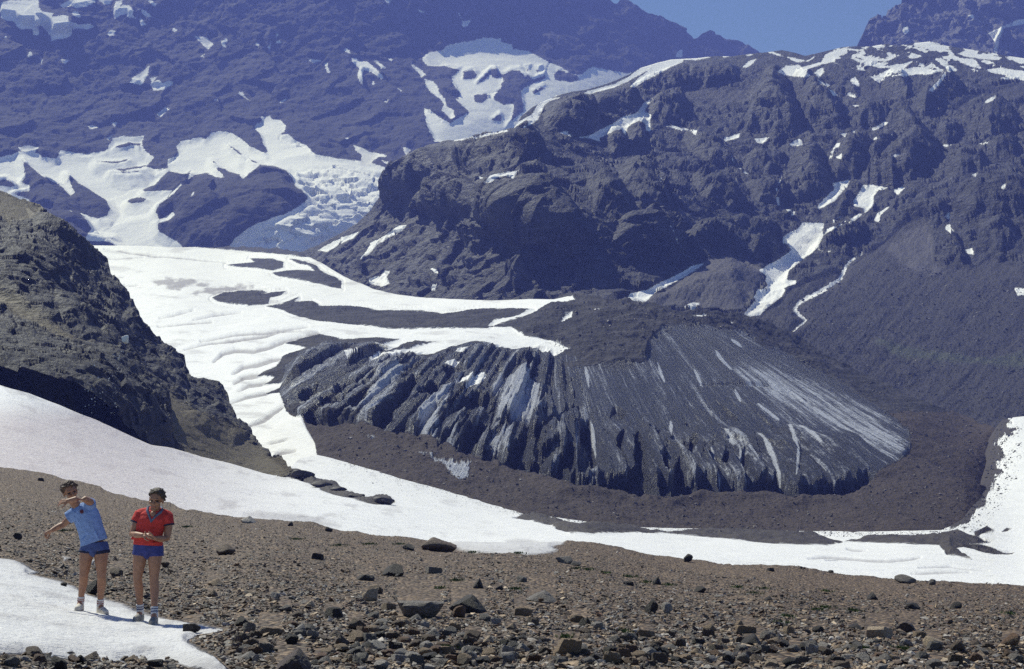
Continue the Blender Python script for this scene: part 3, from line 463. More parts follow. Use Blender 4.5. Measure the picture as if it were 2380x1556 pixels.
def glacier_shape(U, V, B, px, n):
    wob3 = np.stack([U, V, 0 * U], -1)
    s = np.maximum(union(U, V, GL_SNOW), union(U, V, [rg(4, 2290,565,2350,560,2330,575), rg(4, 1990,600,2040,590,2100,605,2040,612)]))
    dark = union(U, V, GL_DARK); s = np.minimum(s, -dark)
    s = np.maximum(s, union(U, V, [rg(5, 1015,712,1060,665,1120,655,1240,635,1350,590,1450,570,1440,585,1330,630,1230,650,1110,685,1060,705), rg(4, 2220,555,2290,550,2379,565,2340,578), rg(4, 1900,700,1960,690,1990,700)]))
    grey = union(U, V, GL_GREY)
    ice = sd_poly(U, V, ICE); white = union(U, V, GL_WHITE)
    u0 = U.copy()
    for _ in range(25): u0 = .5 * u0 + .5 * (U - (V - 1000) * np.tan(np.radians(PHI(u0))) * np.where(V < 1000, .9, 1))
    along = V + .4 * U
    fl = np.stack([u0, along * .10, 0 * U], -1)
    im = sstep(ice, -3, 8)
    center = sstep(U, 620, 760) * (1 - sstep(U, 1700, 1950)); low = sstep(V, 880, 1060)
    left = 1 - sstep(U, 1250, 1420)
    f1 = fbm(fl, 46, 3, .5, True, 1); f2 = fbm(fl * [1, 1.6, 1], 15, 3, .6, True, 2); f3 = fbm(fl * [1, .8, 1], 5, 3, .6, False, 3)
    amp = 1.6 + 15 * center * low + 7 * left
    d = im * (f1 * amp + f2 * (.8 + 1.6 * left + 1.0 * low * center) + f3 * (.7 - .3 * left)) * px
    chaos = fbm(B, 16, 5, .6, True, 7)
    d += im * (left * chaos * (4 + 8 * (1 - low)) + (left * 20 + center * low * 12) * facets(np.stack([u0, along * .30, 0 * U], -1), 44, 7) + (left * 7 + center * low * 4) * facets(np.stack([u0, along * .4, 0 * U], -1), 17, 8)) * px
    def saw(period, seed):                                                # flutes: long left face, short steep right wall
        w = u0 / period + .55 * fbm(np.stack([u0, along * .3, 0 * U], -1), 60, 3, .5, False, seed); x = w - np.floor(w)
        k = np.floor(w).astype(int) % 256; return np.where(x < .84, x / .84, (1 - x) / .16) * (.45 + .75 * JIT[k, 0])
    lowband = sstep(V + 22 * fbm(wob3, 60, 2, .5, False, 21), 985, 1045) * sstep(U, 1120, 1230) * (1 - sstep(U, 1960, 2040))
    sl_ = saw(47, 31) * lowband; sl2 = saw(66, 32) * left * (1 - lowband)
    d += im * (sl_ * 27 + sl2 * 11 + saw(19, 33) * (lowband + left * .4) * 4) * px
    wob = 5 * fbm(wob3, 18, 3, .6, False, 4)
    d *= np.where(V < 940, sstep(ice, 2, 40), 1.0) * .8 + .2
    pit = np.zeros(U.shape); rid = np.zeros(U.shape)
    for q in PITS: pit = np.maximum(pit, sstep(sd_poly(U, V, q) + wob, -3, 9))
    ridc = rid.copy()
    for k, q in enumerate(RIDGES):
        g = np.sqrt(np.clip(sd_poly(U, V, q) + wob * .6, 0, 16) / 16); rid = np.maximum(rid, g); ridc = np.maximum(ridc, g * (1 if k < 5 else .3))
    d += -pit * 48 * px + rid * 12 * px * (1 - pit)
    band = np.maximum(sd_line(U, V, rg('b', 880,760,1000,800,1150,810,1280,835,1400,850), 4), np.maximum(sd_line(U, V, rg('b', 1060,430,1250,420,1450,430,1560,470,1720,550), 5), sd_line(U, V, rg('b', 380,560,560,620,700,680,840,740), 4)))
    d -= np.clip(band + 2, 0, 8) * px * 1.2 * im                            # overhung ledges across the ice
    apron = sstep(V, 960, 1040) * (1 - im) * (1 - sstep(s, -4, 4))
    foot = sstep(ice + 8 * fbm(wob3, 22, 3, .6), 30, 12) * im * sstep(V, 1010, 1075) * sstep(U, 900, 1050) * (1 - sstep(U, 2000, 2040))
    d += -foot * 42 * px
    lip = np.exp(-((ice + 9) / 9) ** 2) * sstep(V, 960, 1010) * (1 - sstep(U, 1880, 2020))
    cones = fbm(np.stack([U, 0 * U, 0 * U], -1), 60, 2, .5, True, 5)
    d += lip * (7 + 7 * cones) * px
    deb = (1 - im) * (1 - sstep(s, -3, 3))
    d += deb * (1 - sstep(V, 840, 900)) * sstep(U, 1180, 1260) * fbm(B, 22, 5, .6, True, 12) * 3.5
    streak = fbm(np.stack([U * .22 + V * .35, V * 1.6 - U * .12, 0 * U], -1), 24, 4, .6, False, 14)
    d += deb * (fbm(B, 34, 4, .5, False, 2) * 3.2 + fbm(B, 5, 4, .65, False, 3) * 1.1 + fbm(fl, 30, 3, .5, True, 9) * 2.0 * px * apron)
    sn = sstep(s, -3, 5)
    d += sn * (fbm(B * [1, .5, 1], 120, 3) * 3 + fbm(B * [1, .5, 1], 25, 4, .5) * .6)
    crev = np.full(U.shape, FAR)
    for ln, wd in GL_CREV: crev = np.maximum(crev, sd_line(U, V, ln, wd) + 1.5 * fbm(wob3, 14, 3, .6))
    d -= np.clip(crev + 3, 0, 6) * px * 1.1 * sn
    rise = np.clip(np.minimum(dark, 18), -8, 18) * px * .25 * (V < 760); d += np.where(dark > -8, rise, 0)
    dirt_and_shade = sstep(crev, -1.5, 2.5) * .85 + sstep(grey + 14 * fbm(wob3 * [1, 3, 1], 26, 4, .6), -3, 5) * .9 + .4 * sstep(streak, .12, .42)  # crevasse lines: painted shade of their walls plus dirt; bands and streaks are dirt
    white = white + 9 * fbm(wob3, 10, 4, .65) - 6; iceA = np.maximum(ice + 0, white)
    spots = fbm(B, 20, 5, .65, False, 11)
    iceA = np.where(white > -5, iceA, ice + np.where(U < 1350, -24 * sstep(spots, .02, .22), -10 * sstep(spots, .12, .3)))
    ice_tone_and_light = .07 * sl_ + .06 * sl2 - .14 * foot + .17 * sstep(ridc, .2, 1) + .2 * sstep(white, -4, 4) - .2 * sstep(pit, .1, .8) + .13 * sstep(sd_line(U, V, rg('b', 1300,340,1500,430,1750,540,2000,650,2200,780), 34), -26, 14) - .03 * sstep(sd_poly(U, V, rg('b', 850,440,1300,420,1450,560,1500,760,1000,780,860,700)), 0, 20)  # painted light: flute and facet faces brightened; pits and foot recess darkened as shade
    for ln in [(1160,230,1190,280,1250,345), (1040,340,1085,440), (1270,450,1300,530), (1250,170,1310,215), (1400,540,1520,630), (1340,690,1420,790,1540,1000), (1560,690,1630,840,1615,1000), (1640,670,1760,800), (1200,730,1260,810), (905,640,910,700), (1130,830,1190,990), (1290,850,1340,980), (450,640,480,840), (830,300,870,410), (420,330,440,450)]:
        ice_tone_and_light = ice_tone_and_light + .3 * sstep(sd_line(U, V, rg('b', *ln), 3.2), -1.5, 1.5)
    sc_ = np.where(ice > 0, FAR, np.where(V < 960, -14.0, 40.0)) + 10 * fbm(wob3, 30, 3)
    return d, {'snow': s, 'dirt_and_shade': dirt_and_shade * sn, 'ice': iceA, 'flow': u0, 'along': along, 'ice_tone_and_light': ice_tone_and_light, 'scree': sc_,
               'algae': 0 * U}
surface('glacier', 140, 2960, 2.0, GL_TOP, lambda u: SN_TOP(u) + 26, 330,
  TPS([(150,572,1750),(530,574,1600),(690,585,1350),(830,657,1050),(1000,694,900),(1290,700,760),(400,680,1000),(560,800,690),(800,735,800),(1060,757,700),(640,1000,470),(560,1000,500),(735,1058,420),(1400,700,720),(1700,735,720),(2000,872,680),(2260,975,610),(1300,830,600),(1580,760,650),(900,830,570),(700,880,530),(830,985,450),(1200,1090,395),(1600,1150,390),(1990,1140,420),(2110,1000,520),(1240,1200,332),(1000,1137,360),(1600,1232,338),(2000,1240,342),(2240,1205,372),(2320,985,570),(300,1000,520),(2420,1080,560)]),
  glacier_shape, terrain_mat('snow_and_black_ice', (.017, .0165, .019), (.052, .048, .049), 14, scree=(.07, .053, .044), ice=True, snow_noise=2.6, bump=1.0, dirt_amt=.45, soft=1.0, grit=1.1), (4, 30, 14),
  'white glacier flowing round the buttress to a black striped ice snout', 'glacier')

# ---- dark cliff on the near side of the glacier ---------------------------------------
CL_GRASS = [rg('o', -150,440,0,448,60,468,95,484,75,505,40,512,0,500,-150,490), rg('o', -150,640,0,685,50,710,120,750,180,785,215,790,190,800,120,790,60,755,0,715,-150,690), rg('o', 345,880,420,930,480,985,560,1010,640,1075,680,1100,600,1130,450,1100,400,1020,385,960)]
CL_BLOCK = [rg('o', -150,720,0,730,60,740,130,780,190,800,260,800,320,835,380,900,395,960,400,1050,-150,1050), rg('o', 330,770,365,790,420,835,440,880,435,930,400,920,350,870), rg('o', 300,690,340,750,375,800,330,790,290,740), rg('o', 420,960,500,940,540,970,580,1020,540,1040,460,1000), rg('o', 60,480,140,520,220,580,250,640,160,600,80,550), rg('o', 120,690,180,680,240,740,200,760,140,750), rg('o', 260,900,330,890,385,960,390,1030,300,1010)]
def cliff_shape(U, V, B, px, n):
    g = union(U, V, CL_GRASS); sm = sstep(g, -8, 10)
    wob = 8 * fbm(np.stack([U, V, 0 * U], -1), 40, 4, .55)
    dome = np.zeros(U.shape)
    for q in CL_BLOCK:
        i = sd_poly(U, V, q); size = math.sqrt(np.ptp(np.array(q)[:, 0]) * np.ptp(np.array(q)[:, 1])); i = i + wob * sstep(i, FAR, -20)
        dome = np.maximum(dome, .22 * size * (1 - np.exp(-np.clip(i, 0, None) / (.14 * size))))
    q = B @ np.array([[1, 0, .45], [0, 1, 0], [-.3, 0, 1.3]])
    rel = fbm(B, 40, 3, .5) * 4 + fbm(q, 14, 6, .6, True, 3) * .9 + fbm(B, 3, 3, .6, False, 6) * .45 + facets(q * [1, 1, .7], 11, 3) * .8 + facets(q, 4, 4) * .8
    return dome * px * .75 + rel * (1 - .8 * sm) + sm * fbm(B, 6, 4, .6) * .5, {'snow': 0 * U + FAR, 'grass': g + 4 + 0 * U, 'scree': np.maximum(sd_poly(U, V, CL_GRASS[2]) - 2, sd_poly(U, V, CL_GRASS[0]))}
surface('cliff', -620, 706, 2.1, CL_TOP, lambda u: np.maximum(SN_TOP(u) + 22, CL_TOP(u) + 5), 280,
  TPS([(0,448,430),(0,700,330),(0,915,262),(-100,700,330),(240,605,440),(120,600,370),(385,800,410),(260,780,340),(200,900,285),(535,960,380),(640,1075,335),(300,1030,275),(450,1075,295),(560,1100,312),(200,800,318),(430,980,320),(700,1120,300),(800,1170,280)]),
  cliff_shape, terrain_mat('shaded_cliff_rock', (.009, .008, .008), (.028, .025, .023), 7, scree=(.05, .042, .034), grass=(.085, .066, .03), bump=1.2, grit=2.2), (5, 14, 16),
  'dark craggy cliff with a grassy cap above the snow tongue', 'cliff', ray=0.0)

# ---- snow tongue in the valley floor --------------------------------------------------
SN_DARK = [rg(8, 1195,503,1260,492,1330,478,1400,488,1450,502,1500,512,1550,532,1650,556,1750,540,1850,546,1950,552,2050,562,2150,590,2260,594,2379,590,2500,585,2700,580,3000,592,3280,600,3400,640,3500,668,3440,680,3390,690,3240,690,3000,680,2700,650,2379,615,2200,606,2000,602,1720,607,1600,602,1500,575,1450,552,1330,528),
 rg(9, 1130,665,1180,648,1230,652,1280,628,1400,622,1700,618,1830,606,1930,598,2000,625,2050,632,2150,675,2000,690,1900,720,2010,785,1850,760,1790,690,1600,684,1400,674,1260,670), rg(9, 2030,600,2120,560,2180,590,2090,610,2050,640), rg(9, 2220,600,2260,570,2300,575,2260,592), rg(9, 1900,690,2060,690,2150,712,2240,740,2320,745,2270,760,2150,750,2040,720)]
SN_DARK += [rg('o', 655,1080,672,1092,690,1089,717,1099,735,1113,760,1116,783,1126,800,1140,833,1150,853,1158,873,1153,900,1155,920,1167,905,1173,870,1171,840,1165,800,1155,760,1145,720,1125,690,1114,650,1106)]
SN_CREV = [(rg(9, 880,795,960,782,1050,775,1150,785,1300,798,1450,802,1560,790,1660,775), 4.0), (rg(9, 1000,805,1100,790,1250,800), 2.6), (rg(9, 1650,860,1780,850,1860,845,1960,860,2130,870), 3.0), (rg(9, 1150,715,1200,722,1280,722), 2.6), (rg(9, 1600,895,1800,893,2000,895), 2.0), (rg(9, 2050,720,2180,742,2300,748), 3.0)]
def tongue_shape(U, V, B, px, n):
    wob3 = np.stack([U, V, 0 * U], -1)
    dk = union(U, V, SN_DARK); s = -dk
    de = U - np.interp(V, [965, 975, 1040, 1110, 1160, 1205, 1240], [2330, 2318, 2303, 2290, 2272, 2240, 2190])
    rag = np.where((V < 1232) & (U > 2150), de * .55 - 14 + 34 * fbm(wob3, 26, 5, .65, False, 3) + np.clip(V - 1190, 0, 40) * .3, 60)
    s = np.minimum(s, rag)
    mound = np.clip(dk, 0, 22)
    d = mound * px * .75 + sstep(dk, -2, 3) * fbm(B, 10, 4, .6) * 1.6
    sn = sstep(s, -2, 4)
    d += sn * (fbm(B * [1, .6, 1], 60, 3) * .8 + fbm(B, 8, 4, .55) * .16)
    crev = np.full(U.shape, FAR)
    for ln, wd in SN_CREV: crev = np.maximum(crev, sd_line(U, V, ln, wd) + 1.2 * fbm(wob3, 14, 3, .6))
    d -= np.clip(crev + 3, 0, 6) * px * .9
    pink = sstep(U, 900, 200) * sstep(V, 900, 990) * .75
    streak = fbm(np.stack([U * .25 + V * .5, V * 1.0 - U * .32, 0 * U], -1), 26, 4, .6)
    dirt_and_shade = sstep(crev, -2, 2) * .55 + .45 * sstep(streak, .1, .4) * sstep(U, 1500, 500) + .5 * sstep(sd_poly(U, V, rg(8, 1150,660,1300,650,1400,680,1330,720,1180,700)), -8, 6) + .45 * sstep(sd_line(U, V, rg(7, 1700,480,2000,500,2379,560), 9) + 6 * streak, -6, 6)  # crevasse term paints in wall shade along with dirt
    return d, {'snow': s, 'dirt_and_shade': dirt_and_shade, 'algae': pink, 'scree': 0 * U + 20}
surface('snowfield', -620, 2960, 2.4, SN_TOP, lambda u: FG_TOP(u) + 34, 200,
  TPS([(0,1119,110),(0,893,240),(-100,900,240),(300,1013,258),(300,1180,110),(640,1106,310),(640,1244,120),(740,1058,414),(1000,1137,352),(1240,1195,325),(1000,1290,130),(1300,1294,130),(1600,1232,330),(2000,1240,335),(2380,1310,240),(2240,1205,365),(2320,985,560),(2380,970,570),(1600,1330,120),(2000,1374,110),(2380,1395,100),(450,1060,292)]),
  tongue_shape, terrain_mat('old_valley_snow', (.04, .037, .033), (.085, .078, .066), 7, scree=(.058, .047, .040), snow_noise=1.6, bump=.7, snow_bump=2.0, dirt_amt=.55, soft=.9, grit=2.0, algae=(.50, .425, .43)), (3, 12, 4),
  'white tongue of old snow sweeping down the valley floor', 'snowfield')

# ---- stony bench in front ---------------------------------------------------------------
FG_SNOW = [rg(7, -400,740,0,775,100,790,180,830,270,880,200,890,420,950,530,1000,620,1040,750,1080,860,1110,930,1145,1010,1172,1130,1200,1250,1222,1400,1250,1580,1290,1500,1310,1380,1330,1310,1380,1400,1430,1500,1480,1600,1560,1500,1580,1170,1505,1000,1490,800,1512,600,1492,400,1470,150,1450,0,1450,-400,1440), rg(7, 430,770,490,785,450,795), rg(7, 600,800,660,800,640,820), rg('o', 1040,1252,1335,1252,1306,1266,1284,1272,1297,1281,1268,1285,1227,1290,1160,1284,1110,1281,1060,1273), rg(8, 1050,705,1180,710,1250,735,1130,728)]
def bench_shape(U, V, B, px, n):
    s = union(U, V, FG_SNOW); sn = sstep(s, -3, 5)
    far = sstep(B[..., 1], 12, 60)
    rough = fbm(B, 9, 4, .55) * .35 + fbm(B, 2.2, 4, .6, False, 2) * .14 + fbm(B, .5, 3, .6, False, 3) * .035
    d = rough * (1 - .9 * sn) * (.35 + .65 * far) + sn * (fbm(B * [1, .7, 1], 1.2, 3, .5) * .035 + fbm(B, .35, 3, .6) * .022 + .06 * sstep(s, 0, 14))
    sand = np.maximum(sd_poly(U, V, rg(9, -150,690,200,770,600,860,1100,910,1500,960,1560,1040,1100,1010,700,960,300,900,0,860,-200,800)), sd_poly(U, V, rg('o', -150,1060,0,1085,200,1126,420,1182,400,1215,200,1190,0,1150,-150,1130)))
    return d, {'snow': s, 'scree': np.maximum(sand, -30) + 6, 'dirt_and_shade': .22 + .3 * sstep(s, 30, 0) + .3 * sstep(fbm(B * [1, .5, 1], .8, 4, .65, False, 9), .05, .4), 'grass': 0 * U + FAR}
FGD = TPS([(0,1620,9.5),(600,1620,10),(1190,1620,11),(1800,1620,12.2),(2380,1620,13.5),(0,1850,6.6),(1190,1850,7.2),(2380,1850,8.6),(182,1421,19.2),(238,1432,18.9),(318,1442,18.8),(353,1452,18.6),(0,1300,27),(0,1085,95),(1000,1257,72),(640,1209,80),(300,1155,88),(1300,1261,75),(1586,1296,72),(2000,1338,66),(2380,1361,60),(900,1400,23),(1400,1400,25.5),(2000,1450,22.5),(2380,1450,24),(600,1300,36),(1200,1320,42),(1800,1370,38)])
surface('ground', -620, 2960, 2.6, FG_TOP, lambda u: 1840 + 0 * u, 290, FGD, bench_shape,
  terrain_mat('stony_moraine_ground', (.030, .021, .0145), (.105, .071, .047), 1.6, scree=(.125, .086, .056), snow_noise=3.0, bump=.5, dirt_amt=.45, soft=3, grit=9, pebble=11.0, snow_bump=3.0), (5, 3.0, .9),
  'stony brown moraine bench with a patch of old snow', 'ground')

# ------------------------------------------------------------------ stones
def stone_mat(name, use_tint):
    m = NT(name); p = m.n('ShaderNodeTexCoord').outputs['Object'] if not use_tint else m.pos()
    base = m.attrc('tint') if use_tint else m.n('ShaderNodeObjectInfo').outputs['Color']
    a = m.noise(p, 6, 6, .65); b = m.noise(m.mapping(p, (.6, .3, .2), (1, 1, 4)), 9, 5, .6, .4)
    col = m.mix(m.ramp(a, .35, .65), m.mix(.0, base, base), base)
    k = m.ramp(m.math('ADD', m.math('MULTIPLY', a, .6), m.math('MULTIPLY', b, .4)), .38, .62, .55, 1.4)
    q = m.n('ShaderNodeVectorMath', {0: base, 1: m.n('ShaderNodeCombineXYZ', {0: k, 1: k, 2: k}).outputs[0]}, operation='MULTIPLY').outputs[0]
    q = m.mix(m.ramp(m.noise(p, 3, 4, .6), .60, .66, 0, .35), q, (.22, .19, .15))
    nb = m.bump(m.math('ADD', a, b), .05, .8)
    return m.bsdf(q, .62, nb, .4)
STONE, STONES = stone_mat('weathered_stone', False), stone_mat('loose_stones', True)
COL = {'grey': (.16, .138, .118), 'pale grey': (.33, .29, .25), 'dark': (.034, .026, .022), 'brown': (.12, .08, .052), 'tan': (.27, .185, .11), 'rust': (.15, .08, .043), 'purple': (.09, .062, .055), 'pale tan': (.40, .30, .20)}

def rock_mesh(seed, sub, kind='block'):
    """a broken block: a ball cut by random planes with worn arrises and a rough skin, unit size"""
    g = np.random.default_rng(seed)
    bm = bmesh.new(); bmesh.ops.create_icosphere(bm, subdivisions=sub, radius=1)
    v = np.array([x.co[:] for x in bm.verts]); f = np.array([[q.index for q in x.verts] for x in bm.faces]); bm.free()
    n = g.normal(size=({'block': 9, 'dome': 22, 'slab': 8, 'wedge': 6}[kind], 3)); n /= np.linalg.norm(n, axis=1)[:, None]
    d = g.uniform(.55, .95, len(n))
    if kind == 'slab': n = np.r_[n, [[.05, .1, 1], [0, -.1, -1]]]; d = np.r_[d, .42, .42]
    if kind == 'wedge': n = np.r_[n, [[-.62, -.15, .77], [.85, -.2, .5], [0, -.8, .6]]]; d = np.r_[d + .15, .42, .45, .6]
    n /= np.linalg.norm(n, axis=1)[:, None]
    c = v @ n.T; r = np.where(c > .05, d / np.maximum(c, .05), 9); 
    sharp = 55 if kind != 'dome' else 14
    r = -np.log(np.exp(-sharp * r).sum(1)) / sharp
    x = v * np.minimum(r, 1.25)[:, None]
    if sub > 2: x += v * (fbm(x + seed, .5, 5, .55, True, seed % 7)[:, None] * .045 + fbm(x * [1, 1, 3] + seed, .3, 3, .6)[:, None] * .03)
    x /= np.abs(x).max(0)
    return x, f
_rm = {}
def stone(u, v, wpx, hpx, colour, kind, label, seed, sub=4, yaw=None, sink=.18, sheet='ground', name='boulder', group=None, depth=1.0):
    p = spot(sheet, u, v); m = p[1] / F
    key = (seed, sub, kind)
    if key not in _rm:
        x, f = rock_mesh(seed, sub, kind); me = make_mesh(name, x, f, sub > 3); me.materials.append(STONE)
        if sub > 3: me.set_sharp_from_angle(angle=math.radians(38))
        _rm[key] = me
    o = link(name, _rm[key]); w, h = wpx * m / 2, hpx * m / 2
    o.scale = (w, w * depth * random.uniform(.7, 1.0), h / (1 - sink))
    g = random.uniform(.9, 1.12); c = COL[colour]; o.color = (c[0] * g, c[1] * g, c[2] * g, 1)
    o.rotation_euler = (random.uniform(-.06, .06), random.uniform(-.06, .06), 0)
    o.location = (p[0], p[1] + w * .3, p[2] + h * (1 - sink * 2) / (1 - sink) * .8)
    o['_uv'] = (u, v, wpx)
    return tag(o, label, 'boulder' if wpx > 34 else 'stone', group)
# sheet, left/right centre, foot, width, height, colour, form, label
BIG = [
 (8,650,735,300,130,'brown','dome','large rounded brown boulder standing at the snow edge'), (8,458,722,85,48,'dark','block','small dark block at the foot of the large rounded brown boulder'),
 (8,365,905,180,88,'dark','block','dark blocky boulder below the large rounded brown boulder'), (8,200,1082,130,95,'pale tan','block','pale tan block leaning on a darker brown one'), (8,245,1030,120,80,'brown','block','brown block tucked behind the pale tan block'),
 (8,540,1195,340,125,'grey','slab','long grey slab lying beside the dark pointed boulder'), (8,885,1160,270,180,'dark','wedge','dark pointed boulder, the biggest in the middle of the bench'), (8,830,1195,112,88,'rust','block','rusty block in front of the dark pointed boulder'),
 (8,955,995,80,100,'dark','wedge','small upright dark stone behind the dark pointed boulder'), (8,1395,1088,230,112,'grey','wedge','grey wedge shaped boulder with a steep dark flank'), (8,1262,1180,135,72,'tan','dome','tan rounded stone in front of the grey wedge shaped boulder'),
 (8,1535,815,140,68,'grey','block','grey stone at the tip of the snow edge on the bench crest'), (8,1620,832,90,36,'dark','block','dark flat stone beside the grey stone on the bench crest'), (8,2165,1160,105,95,'dark','block','dark block beside a pale grey split block'),
 (8,2262,1165,85,86,'pale grey','block','pale grey split block beside a dark block'), (8,2200,970,66,70,'dark','wedge','small dark pointed stone near green tufts'), (8,1570,1455,215,125,'tan','slab','broad tan slab with a curved ledge'),
 (8,915,1365,140,88,'brown','block','brown block left of a pale triangular stone'), (8,1022,1372,82,72,'pale tan','wedge','pale triangular stone between brown blocks'), (8,855,1535,110,95,'tan','block','tan block close to the bottom edge with a shaded side'),
 (8,1655,1232,125,52,'tan','slab','thin flat tan stone above the broad tan slab'), (8,1190,1280,95,70,'tan','wedge','tan triangular stone below the tan rounded stone'), (8,645,888,140,52,'grey','slab','flat grey stone on the slope under the snow edge'),
 (8,160,932,135,42,'dark','slab','low dark stone above the pale tan block'), (8,100,1275,135,88,'brown','block','brown block left of the long grey slab'), (8,435,1250,72,46,'pale tan','block','pale stone at the near end of the long grey slab'),
 (8,320,1145,112,56,'tan','slab','flat tan stone between the pale tan block and the long grey slab'), (8,1250,948,85,52,'grey','block','grey stone uphill of the grey wedge shaped boulder'), (8,2000,968,75,32,'dark','slab','flat dark stone left of the small dark pointed stone'),
 (8,278,1556,118,80,'pale grey','block','pale grey block cut by the bottom of the view'), (8,2125,1330,125,50,'tan','slab','flat tan stone below the dark block and split block'), (8,1100,1010,60,40,'dark','block','dark stone just right of the upright dark stone'),
 (9,35,812,76,58,'dark','block','dark stone standing on the crest against white snow'), (9,1560,955,165,66,'grey','dome','low grey mound of rock on the crest against the snow'), (9,1325,1072,95,62,'dark','wedge','dark peaked stone on the gravel below the crest mound'),
 (9,1610,1135,105,62,'dark','block','dark broken stone right of the dark peaked stone'), (9,1915,1140,95,56,'dark','dome','dark humped stone on the far gravel'), (9,600,1076,66,42,'dark','wedge','small dark peaked stone on brown gravel'), (9,120,1020,95,46,'dark','block','dark low stone beside smaller brown ones below the crest'),
 (9,1580,1305,175,95,'purple','block','dark purple block resting on a pinkish slab'), (9,1365,1345,225,92,'pale tan','slab','pinkish pale slab under the dark purple block'), (9,1740,1412,165,92,'pale tan','dome','pale tan lump right of the pinkish pale slab'),
 (9,495,1395,165,112,'dark','wedge','dark blocky boulder with a tan stone behind it'), (9,440,1306,150,64,'tan','slab','flat tan stone behind the dark blocky boulder'), (9,185,1300,95,62,'tan','dome','rounded tan stone left of the flat tan stone'), (9,940,1300,95,50,'dark','dome','dark rounded stone alone on grey gravel'),
 (9,1212,1276,95,52,'dark','wedge','dark wedge left of the pinkish pale slab'), (9,2290,1405,160,105,'rust','block','rusty brown block near the end of the bench'), (9,640,1556,130,76,'pale tan','block','pale tan block beside a dark one at the bottom edge'), (9,752,1540,125,74,'dark','block','dark block beside the pale tan one at the bottom edge'),
 (9,400,1250,66,52,'tan','wedge','small tan peak behind the flat tan stone'), (9,782,1438,108,62,'grey','block','grey block between the dark blocky boulder and the pale tan lump'), (9,1155,1556,85,54,'pale grey','wedge','pale grey wedge at the bottom edge'), (9,1760,1556,140,74,'grey','block','grey block at the bottom edge below the pale tan lump'),
 (9,1030,888,40,24,'dark','block','small dark stone on the crest in front of the snow'), (9,820,862,26,18,'dark','block','tiny dark stone on the crest line'), (9,612,868,60,26,'dark','slab','dark flat stone just under the crest line'), (9,1752,970,60,44,'grey','block','grey stone right of the crest mound'),
 (7,2035,1580,255,205,'purple','wedge','big purple brown boulder rising from the bottom edge'), (7,640,1030,112,110,'dark','block','dark block half hidden behind the man in blue'), (7,812,905,118,64,'brown','dome','rounded brown stone between the two men'), (7,1150,840,74,50,'brown','block','brown stone beside the leg of the man in red'),
 (7,1555,765,155,92,'brown','dome','rounded brown boulder uphill of the man in red'), (7,405,1575,150,120,'dark','dome','dark rounded stone at the lower edge of the near snow'), (7,1085,1540,150,66,'dark','dome','dark oval stone lying on the near snow edge'), (7,120,645,66,54,'dark','block','dark stone left of the throwing man'),
 (7,1722,530,118,74,'pale grey','wedge','pale grey stone on the snow edge above the bench'), (7,2022,555,48,36,'dark','block','small dark stone on the snow edge'), (7,2285,592,54,46,'dark','block','dark stone on the snow edge left of the large rounded brown boulder'), (7,1490,970,118,66,'tan','wedge','tan pointed stone right of the man in red'),
 (7,1885,1320,190,64,'tan','slab','long flat tan stone below the scree'), (7,1690,1250,105,74,'dark','block','dark stone left of the long flat tan stone'), (7,1830,1424,95,44,'tan','slab','flat tan stone above the big purple brown boulder'), (7,2322,1205,145,88,'dark','block','dark block left of the brown block'),
 (7,2200,795,100,46,'dark','slab','low dark stone on the slope below the snow edge'), (7,1330,1288,140,56,'dark','slab','dark flat stone at the corner of the near snow'), (7,555,1512,76,64,'dark','dome','dark stone at the bottom of the near snow'), (7,85,1530,130,92,'grey','dome','grey rounded stone in the lowest left corner'),
 (7,2155,1122,84,64,'pale tan','wedge','pale pointed stone on the dark scree'), (7,1985,1155,100,62,'grey','block','grey block left of the pale pointed stone'), (7,1480,1052,84,74,'tan','wedge','tan steep stone below the tan pointed stone'), (7,1905,1064,84,52,'pale grey','slab','pale grey flat stone above the grey block'),
 (7,430,975,46,40,'dark','block','dark stone at the top edge of the near snow'), (7,2125,1508,84,56,'brown','block','brown stone right of the big purple brown boulder'), (7,2230,1485,110,70,'rust','block','rusty stone at the bottom right of the big purple brown boulder'), (7,280,250,52,26,'dark','slab','dark stone high on the bench at the far left'),
]
placed = []
for i, (r_, x, y, w_, h_, c_, k_, lab) in enumerate(BIG):
    u, v = OFF[r_][0] + x / 3, OFF[r_][1] + y / 3
    placed.append(stone(u, v, w_ / 3, h_ / 3, c_, k_, lab, 100 + i, 4 if w_ > 75 else 3))
    placed[-1]['_short'] = lab
# rocks of the cliff foot lying on the snow tongue
for i, (u, v, w_, h_, lab) in enumerate([(700, 1110, 60, 20, 'dark crag at the foot of the cliff, highest of the rocks on the snow'), (742, 1131, 56, 14, 'dark hump of rock on the snow below the cliff foot'), (782, 1140, 44, 11, 'low dark rock in the middle of the row on the snow'), (826, 1157, 42, 9, 'flat dark rock in the row on the snow'), (884, 1170, 60, 17, 'dark pointed rock at the lower end of the row on the snow')]):
    o = stone(u, v, w_, h_, 'dark', 'dome', lab, 300 + i, 4, sheet='snowfield', name='rock_outcrop', group='rocks in a row on the snow below the cliff'); o['category'] = 'rock'
